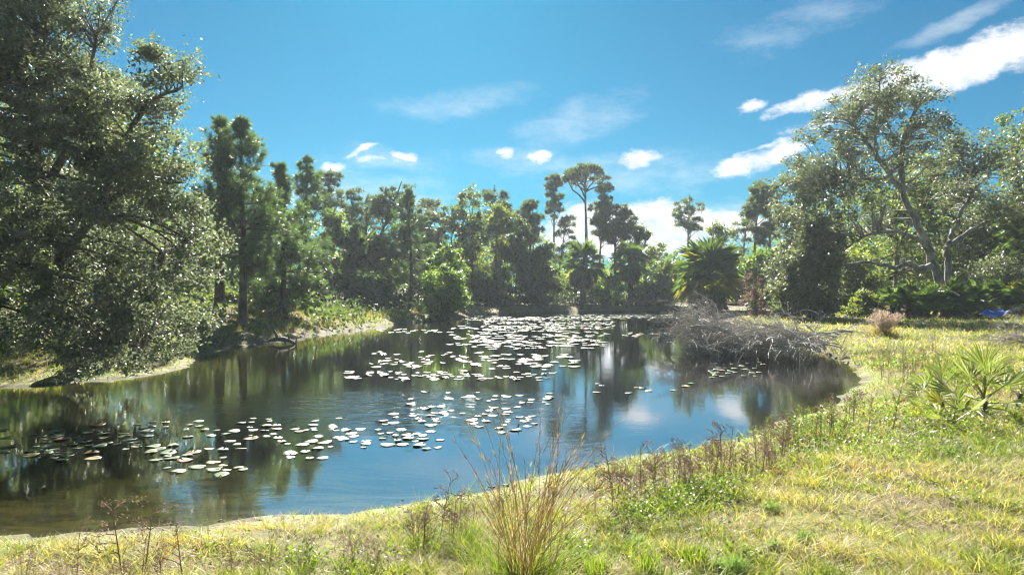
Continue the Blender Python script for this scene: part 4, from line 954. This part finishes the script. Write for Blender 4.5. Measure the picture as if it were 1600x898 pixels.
for i in range(46):
    u = i / 45
    # butts lie on the point of land, tops sweep left and down into the water
    sx, sy = 10.7 - 2.6 * u + _r.normal() * .5, 22.4 + 3.2 * u + _r.normal() * .4
    L = _r.uniform(1.2, 3.0); ang = R(180 + _r.uniform(-50, 40))
    ex, ey = max(6.1, sx + math.cos(ang) * L), max(21.0, sy + math.sin(ang) * L * .7)
    spec.append((sx, sy, max(gz(sx, sy), 0) + _r.uniform(.1, .7), ex, ey, _r.uniform(.05, .6) + .35 * u, _r.uniform(.02, .055), 13))
for i in range(9):      # the high crest at the far left end
    spec.append((8.2 + _r.normal() * .3, 26 + _r.normal() * .3, .3, 7.6 + _r.uniform(-1.5, .8), 25.6 + _r.uniform(-.8, .8), 1.45 + _r.uniform(-.6, .25), .045, 9))
for i in range(12):     # thick broken limbs lying on top
    sx, sy = 10.4 - 3.2 * _r.uniform(), 22.2 + 2.6 * _r.uniform(); a_ = R(180 + _r.uniform(-60, 60)); L = _r.uniform(.8, 2.0)
    spec.append((sx, sy, _r.uniform(.3, .8), sx + math.cos(a_) * L, sy + math.sin(a_) * L * .6, _r.uniform(.4, 1.1), _r.uniform(.06, .10), 3))
brush_pile('heap of dead grey branches lying in the water before the fan palm', (8.6, 23.8, .05), spec, 62)
# crooked dead limbs standing out of the heap
for (px, d, pts, lab) in [(1262, 24.5, [(0, 0, 0), (-.25, .1, .5), (-.5, 0, 1.05), (-.75, .1, 1.3)], 'crooked bare limb standing out of the brush pile towards the palm'),
                          (1290, 23.8, [(0, 0, 0), (-.35, 0, .55), (-.7, .1, .95), (-.85, .1, 1.35)], 'forked dead limb rising highest above the brush pile'),
                          (1205, 24.8, [(0, 0, 0), (.15, 0, .4), (.35, .1, .9)], 'short dead limb in the middle of the brush pile')]:
    x = X(px, d); root = empty('dead_limb', (x, d, max(0, gz(x, d)) + .1)); tag(root, lab, 'dead branch'); b = MB(); pl = spline(pts, 10); b.tube(pl, np.linspace(.05, .015, 10), 6)
    b.build('limb', M['twig_grey'], root, smooth=True); tb = MB(); rg = np.random.default_rng(int(px))
    for _ in range(5): twigs(tb, rg, pl[rg.integers(3, 10)], rg.normal(size=3) + np.array([-.3, 0, .6]), .45, .012, 1, .0)
    tag(tb.build('twig', M['twig_grey'], root), kind='stuff')
spec = [(16.9 + _r.normal() * .5, 22.2 + _r.normal() * .3, .4, 16.9 + _r.uniform(-1.2, 1.2), 22.1 + _r.uniform(-.5, .5), .55 + _r.uniform(0, .25), .03, 6) for _ in range(9)]
brush_pile('small grey brush heap on the lawn at the picture edge', (16.9, 22.2, gz(16.9, 22.2)), spec, 63, .012)

# driftwood stump at the opposite bank
def driftwood():
    x, y = P(440, 535, .05); root = empty('driftwood', (x, y, 0)); tag(root, 'dark jagged driftwood stump at the opposite waterline', 'driftwood'); rng = np.random.default_rng(8)
    b = MB()
    b.tube(spline([(-.55, .1, .12), (-.1, 0, .2), (.35, -.05, .12), (.7, -.05, -.1)], 9), [.05, .08, .10, .11, .10, .09, .08, .06, .04], 7); b.build('log', M['wood_wet'], root, smooth=True)
    for (pts, r0) in [([(-.15, 0, .15), (-.25, 0, .45), (-.36, .02, .62)], .08), ([(.3, -.05, .1), (.32, -.05, .32), (.30, -.02, .42)], .05), ([(.6, -.05, 0), (.62, -.05, .2), (.64, 0, .34)], .035), ([(.0, -.02, .15), (.2, -.2, .1), (.35, -.4, -.1)], .05)]:
        b = MB(); b.tube(spline(pts, 6), np.linspace(r0, .008, 6), 6); b.build('snag', M['wood_wet'], root, smooth=True)
driftwood()

# roots at the foot of the bank pines
def pine_roots():
    x, y, z = G(362, 31.2); root = empty('exposed_root', (x, y, z)); tag(root, 'tangle of exposed roots below the two bank pines', 'roots'); rng = np.random.default_rng(9)
    for i in range(7):
        a = R(-140 + 100 * i / 6 + rng.normal() * 8); L = rng.uniform(.8, 1.8); e = np.array([math.cos(a) * L, math.sin(a) * L * .8]); b = MB()
        pl = [(e[0] * u, e[1] * u, gz(x + e[0] * u, y + e[1] * u) - z + .07 * (1 - u) + .03 * rng.normal()) for u in (0, .3, .6, 1)]
        b.tube(spline(pl, 9), np.linspace(.08, .02, 9), 6); b.build('root', M['wood_wet'], root, smooth=True)
pine_roots()

# ------------------------------------------------------------------ thin sunlit haze over the pond
def haze():
    m, t, out = new_mat('haze'); v = t.new('ShaderNodeVolumePrincipled'); v.inputs['Color'].default_value = (.78, .9, 1, 1); v.inputs['Density'].default_value = HAZE; v.inputs['Anisotropy'].default_value = .35
    t.l.new(v.outputs[0], out.inputs['Volume']); x0, x1, y0, y1, z0, z1 = -170, 170, -15, 140, -3.6, 25
    V = [(x0, y0, z0), (x1, y0, z0), (x1, y1, z0), (x0, y1, z0), (x0, y0, z1), (x1, y0, z1), (x1, y1, z1), (x0, y1, z1)]
    b = MB(); b.add(V, [(0, 3, 2, 1), (4, 5, 6, 7), (0, 1, 5, 4), (1, 2, 6, 5), (2, 3, 7, 6), (3, 0, 4, 7)]); tag(b.build('haze', m), 'thin bright haze in the air over the pond', kind='stuff')
HAZE = .0004
haze()
# ------------------------------------------------------------------ blue tarp on the lawn
def tarp():
    px, d = 1555, 36.0; x = X(px, d); z = gz(x, d); root = empty('blue_tarp', (x, d, z), R(12)); tag(root, 'bright blue tarp with a pale printed patch lying on the shaded grass', 'tarp')
    def sheet(u, v, dz=0):   # u along, v across
        px_ = -.62 + 1.24 * u; py_ = -.35 + .7 * v
        h = .10 + .34 * (u ** 1.6) + .12 * np.exp(-((u - .42) / .12) ** 2) * v + .26 * v * (1 - .35 * u) + .035 * np.sin(u * 9 + v * 5) + .03 * np.sin(v * 11 - u * 6)
        return np.stack([px_ + .05 * np.sin(v * 6), py_ + .06 * np.sin(u * 7), h + dz], -1)
    n, k = 17, 11; U, Vv = np.meshgrid(np.linspace(0, 1, n), np.linspace(0, 1, k)); a = sheet(U, Vv); b2 = sheet(U, Vv, -.012)
    i = (np.arange(k - 1)[:, None] * n + np.arange(n - 1)[None]).reshape(-1); f = np.stack([i, i + 1, i + 1 + n, i + n], -1)
    m, t, out = new_mat('tarp_blue'); p = t.new('ShaderNodeBsdfPrincipled'); co = t.new('ShaderNodeTexCoord').outputs['Object']
    t.l.new(t.mix(t.noise(co, 6, 4), (.012, .10, .42), (.02, .16, .58)), p.inputs['Base Color']); p.inputs['Roughness'].default_value = .4; t.l.new(p.outputs[0], out.inputs[0])
    b = MB(); b.add(a.reshape(-1, 3), f); b.add(b2.reshape(-1, 3), f[:, ::-1])
    nn = n * k
    rim = [j for j in range(n)] + [n - 1 + n * r for r in range(1, k)] + [n * (k - 1) + j for j in range(n - 2, -1, -1)] + [n * r for r in range(k - 2, 0, -1)]
    b.f.append(np.array([(rim[j], rim[(j + 1) % len(rim)], rim[(j + 1) % len(rim)] + nn, rim[j] + nn) for j in range(len(rim))])); b.mi.append(np.zeros(len(rim)))
    b.build('sheet', m, root, smooth=True)
    m2, t, out = new_mat('tarp_print'); p = t.new('ShaderNodeBsdfPrincipled'); n_ = t.noise(t.scalexyz(t.new('ShaderNodeTexCoord').outputs['Object'], (1, .35, .35)), 16, 2)
    t.l.new(t.mix(t.step(n_, .46, .52), (.75, .75, .78), (.03, .035, .05)), p.inputs['Base Color']); p.inputs['Roughness'].default_value = .5; t.l.new(p.outputs[0], out.inputs[0])
    U, Vv = np.meshgrid(np.linspace(.40, .84, 9), np.linspace(.45, .78, 5)); a = sheet(U, Vv, .01); i = (np.arange(4)[:, None] * 9 + np.arange(8)[None]).reshape(-1)
    b = MB(); b.add(a.reshape(-1, 3), np.stack([i, i + 1, i + 10, i + 9], -1)); b.build('printed_patch', m2, root, smooth=True)
tarp()

# ------------------------------------------------------------------ palmettos on the sunny lawn
def G2(px, py): x, y = P(px, py, .45); return (x, y, gz(x, y) - .02)
for i, (px, py, hh, ll, n, lab, ln, yl) in enumerate([(1540, 632, .30, .88, 17, 'sunlit palmetto with the tall upright green fan on the lawn', (-.02, 0), .05), (1478, 625, .28, .66, 13, 'yellow-tipped palmetto at the pond side of the upright one', (-.12, 0), .25),
        (1588, 625, .28, .62, 12, 'half-dead orange palmetto leaning on a bare stem', (.08, 0), .4), (1490, 648, .08, .55, 12, 'low yellowing palmetto at the foot of the upright one', (0, 0), .25), (1452, 640, .08, .42, 9, 'smallest yellow palmetto beside the dry weeds', (0, 0), .4)]):
    fan_palm('palmetto', lab, 'palmetto', G2(px, py), hh, ll, 130 + i, n=n, low=-15 if yl < .3 else -30, high=86, dead=.0, yellow=yl, trunk_r=.03, lean=ln, fans=SMALL, group='palmettos on the sunny lawn')

# ------------------------------------------------------------------ bluestem clump in front
def bluestem():
    x, y = P(822, 896, .36); z = gz(x, y); root = empty('bluestem_grass', (x, y, z)); tag(root, 'tall reddish bunch grass leaning over the near bank', 'grass clump'); rng = np.random.default_rng(700)
    b = MB(); n = 420; q = rng.normal(size=(n, 2)) * np.array([.12, .08]); az = np.arctan2(q[:, 1], q[:, 0]) + rng.normal(size=n) * .5
    b.blades(rng, np.c_[q, np.zeros(n)], rng.uniform(.15, .46, n), rng.uniform(.003, .0055, n), rng.uniform(.1, .6, n), rng.uniform(.1, .8, n), 4, az=az, m=0)
    n = 90; q = rng.normal(size=(n, 2)) * np.array([.08, .07]); az = np.arctan2(q[:, 1], q[:, 0]) + rng.normal(size=n) * .6
    b.blades(rng, np.c_[q, np.zeros(n)], rng.uniform(.3, .75, n), rng.uniform(.003, .005, n), rng.uniform(.1, .5, n), rng.uniform(.1, .7, n), 5, az=az, m=1)
    b.build('blade_tuft', [M['grass_green'], M['straw']], root)
    sm = M['straw']
    for i in range(52):
        a = rng.normal() * .09; s = np.array([a, rng.normal() * .07, 0]); L = rng.uniform(.6, 1.22); lean = rng.normal() * .24 + .12 + a * 1.2
        if i > 44: lean = rng.uniform(.5, .95); L = rng.uniform(.7, 1.0)
        ly = rng.normal() * .14
        e = s + np.array([lean * L, ly * L, L * math.sqrt(max(.1, 1 - lean ** 2 * .6))]); pl = bez(s, s + np.array([lean * .3 * L, ly * .3 * L, L * .55]), e, 9)
        b = MB(); b.tube(pl, np.linspace(.0031, .0016, 9), 4); st = b.build('stem', sm, root)
        sb = MB()
        for k in range(4, 9):       # seed sprays and sheaths along the upper half
            for _ in range(2):
                c = pl[k] + rng.normal(size=3) * .003; dd = (pl[min(8, k)] - pl[k - 1]); dd /= np.linalg.norm(dd); dd = dd + rng.normal(size=3) * .22
                sb.needles(rng, c[None], dd[None], 3, .055, .0032, .10)
        sb.build('seed_spray', sm if i % 2 else M['dry_weed'], st)
bluestem()

# ------------------------------------------------------------------ dry weeds
def weed_proto(seed, H, nb, leafy, mat='dry_weed', curl=.3):
    rng = np.random.default_rng(seed); b = MB(); lf = []
    lean = rng.normal(size=2) * .15
    pl = bez((0, 0, -.02), (lean[0] * .2, lean[1] * .2, H * .6), (lean[0] * H, lean[1] * H, H), 9); b.tube(pl, np.linspace(.0040, .0015, 9), 4)
    for i in range(nb):
        k = rng.integers(2, 9); s = pl[k]; a = rng.uniform(0, 6.28); L = H * rng.uniform(.15, .42) * (1.15 - k / 12); d = np.array([math.cos(a) * .65, math.sin(a) * .65, .75])
        e = s + d * L; m_ = s + d * L * .5 + np.array([math.cos(a), math.sin(a), 0]) * L * .12; q = bez(s, m_, e + np.array([math.cos(a) * curl * L, math.sin(a) * curl * L, -curl * L * .6]), 6); b.tube(q, np.linspace(.0026, .0010, 6), 3)
        for _ in range(3):
            s2 = q[rng.integers(2, 6)]; d2 = d + rng.normal(size=3) * .6; e2 = s2 + d2 * L * .35; b.tube([s2, e2], [.0018, .0009], 3); lf.append(e2)
        lf += [q[-1], q[-2]]
    lf = np.array(lf); lf = np.repeat(lf, leafy, 0) + rng.normal(size=(len(lf) * leafy, 3)) * .012
    c = MB(); c.leaves(rng, lf, rng.uniform(.008, .022, len(lf)), .2, .5)
    return b.mesh('weed_stem', M['dry_weed']), c.mesh('weed_head', M[mat])
WP = [weed_proto(801, .34, 9, 2), weed_proto(802, .42, 12, 2), weed_proto(803, .28, 8, 3), weed_proto(804, .36, 11, 3, 'dry_weed', .7), weed_proto(805, .30, 10, 4, 'weed_leaf')]
def weed(px, py, k, sc, lab, grp, rng, cat='weed'):
    x, y = P(px, py, .3)
    if shore_dist(x, y)[0] < .08: return
    root = empty('dry_weed', (x, y, gz(x, y)), rng.uniform(0, 6.28), sc); tag(root, lab, cat, grp)
    put('stem', WP[k][0], root); put('dry_leaves', WP[k][1], root)
_r = np.random.default_rng(810)
weed(686, 836, 1, 1.25, 'dark branching weed left of the tall bunch grass', None, _r); weed(706, 850, 3, 1.15, 'curled dead weed close to the tall bunch grass', None, _r)
weed(660, 858, 0, 1.05, 'thin dead weed leaning away from the tall bunch grass', None, _r)
weed(930, 800, 1, 1.3, 'straight dark weed stalk right of the tall bunch grass', None, _r)
weed(190, 868, 3, 1.35, 'pale curled weed hanging over the near water', None, _r); weed(225, 880, 3, 1.3, 'dried weed with many curled heads by the near water', None, _r)
weed(120, 885, 1, 1.0, 'thin dead weed at the lower picture corner', None, _r); weed(285, 890, 0, 1.1, 'upright bare weed beside the curled dried weeds', None, _r)
weed(1395, 660, 1, 1.7, 'tall dark dead stalk in front of the dry weed patch', None, _r); weed(1355, 668, 0, 1.6, 'shorter dark dead stalk in front of the dry weed patch', None, _r)
weed(1115, 760, 1, 1.4, 'tall thin weed against the bright water right of the bunch grass', None, _r)
def weed_at(x, y, k, sc, lab, grp):
    root = empty('dry_weed', (x, y, gz(x, y)), _r.uniform(0, 6.28), sc); tag(root, lab, 'weed', grp); put('stem', WP[k][0], root); put('dry_leaves', WP[k][1], root)
todo = []
for lab, grp, n, (x0, x1), f, kk, s0, s1 in [
        ('small dead weed along the bright waterline', 'weeds along the bright waterline', 60, (955, 1240), lambda p: 742 - (p - 955) * .19 + 16, (0, 1, 2, 3), .8, 1.3),
        ('leafy brown weed at the shore bend', 'weeds along the shore bend', 34, (1200, 1340), lambda p: 690 - (p - 1200) * .36, (0, 2, 4, 4), 1.0, 1.6),
        ('small dead weed beside the bunch grass', 'weeds left of the bunch grass', 18, (640, 800), lambda p: 812 - (p - 640) * .12, (0, 2, 3), .6, .95),
        ('short dead weed near the lower edge', 'weeds at the lower picture edge', 26, (0, 620), lambda p: 886 - p * .02, (0, 2, 3), .45, .8)]:
    for i in range(n):
        p = _r.uniform(x0, x1); x, y = P(p, f(p) + _r.uniform(-8, 26), .3)
        if shore_dist(x, y)[0] > .08: todo.append((x, y, (kk[_r.integers(len(kk))], _r.uniform(s0, s1)), lab, grp))
for i in range(120):
    x, y = _r.uniform(8.2, 13.2), _r.uniform(10.5, 21)
    if abs(x - (.60 * y + .5)) > 1.9 or shore_dist(x, y)[0] < .3: continue
    todo.append((x, y, ((0, 2, 2, 3, 4)[_r.integers(5)], _r.uniform(.9, 1.7)), 'brown weed in the dry patch', 'dry weed patch'))
for x, y, (k, sc), lab, grp in ranked(todo): weed_at(x, y, k, sc, lab, grp)

# feathery plume grass behind the brush pile
def plume():
    x, y = X(1380, 27), 27.0; root = empty('plume_grass', (x, y, gz(x, y))); tag(root, 'pale pinkish feathery plume grass before the shaded palmettos', 'grass clump'); rng = np.random.default_rng(820)
    for i in range(26):
        a = rng.uniform(0, 6.28); lean = rng.uniform(.1, .95); L = rng.uniform(.7, 1.05); d = np.array([math.cos(a) * lean, math.sin(a) * lean, 1]); d /= np.linalg.norm(d); pl = bez((0, 0, 0), d * L * .5 + np.array([0, 0, .1]), d * L, 7); b = MB()
        b.tube(pl, np.linspace(.01, .004, 7), 3); pp = np.repeat(pl[2:], 3, 0); b.needles(rng, pp, np.repeat(d[None], len(pp), 0), 6, .16, .012, .5); b.build('plume', M['plume'], root)
    b = MB(); n = 300; b.blades(rng, np.c_[rng.normal(size=(n, 2)) * .25, np.zeros(n)], rng.uniform(.2, .55, n), .022, rng.uniform(.1, .5, n), rng.uniform(.2, .8, n), 3); b.build('blade_tuft', M['dry_grass'], root)
plume()

# soft fennel seedlings and green blade clumps in the near grass
def fennel(px, py, s, lab, seed):
    x, y = P(px, py, .36); rng = np.random.default_rng(seed); root = empty('fennel_plant', (x, y, gz(x, y))); tag(root, lab, 'plant'); b = MB(); b.tube([(0, 0, -.02), (0, 0, s)], [.004, .002], 4); b.build('stem', M['weed_leaf'], root)
    n = 55; u = rng.normal(size=(n, 3)); u /= np.linalg.norm(u, axis=1)[:, None]; u[:, 2] = np.abs(u[:, 2]); pos = u * s * np.array([.6, .5, .35]) * rng.uniform(.1, 1.2, (n, 1)) + np.array([0, 0, s * .15]); c = MB(); c.needles(rng, pos, u, 12, s * .5, .0030, .6); c.build('foliage', M['fennel'], root)
for i, (px, py, s, lab) in enumerate([(1203, 785, .11, 'round blue-green feathery seedling highest in the near grass'), (993, 832, .11, 'feathery seedling just right of the leafy weed patch'), (1150, 878, .15, 'largest feathery seedling low in the near grass'),
        (1120, 872, .09, 'small feathery seedling touching the largest one'), (1256, 834, .08, 'pale feathery seedling right of the largest one'), (1212, 846, .08, 'small feathery seedling between the largest and the palest')]): fennel(px, py, s, lab, 830 + i)
def blade_clump(px, py, h, n, lab, seed, mat='grass_green', wd=.008):
    x, y = P(px, py, .36); rng = np.random.default_rng(seed); b = MB(); b.blades(rng, np.c_[rng.normal(size=(n, 2)) * .05, np.full(n, -.01)], rng.uniform(.5, 1, n) * h, wd, rng.uniform(0, .35, n), rng.uniform(0, .3, n), 4)
    tag(b.build('grass_tuft', M[mat], None, loc=(x, y, gz(x, y))), lab, 'grass tuft')
for i, a in enumerate([(1280, 728, .34, 22, 'upright bright green blade tuft on the shore bend'), (1262, 738, .22, 16, 'shorter green blade tuft beside the bright upright one'), (1085, 868, .2, 60, 'thick yellow-green tuft in front of the leafy weeds'),
        (1010, 880, .2, 70, 'broad sunny grass tuft at the lower picture edge'), (930, 886, .18, 60, 'sunny grass tuft just right of the bunch grass'), (1590, 655, .3, 40, 'bright tuft at the picture edge before the palmettos')]): blade_clump(*a[:4], a[4], 850 + i)
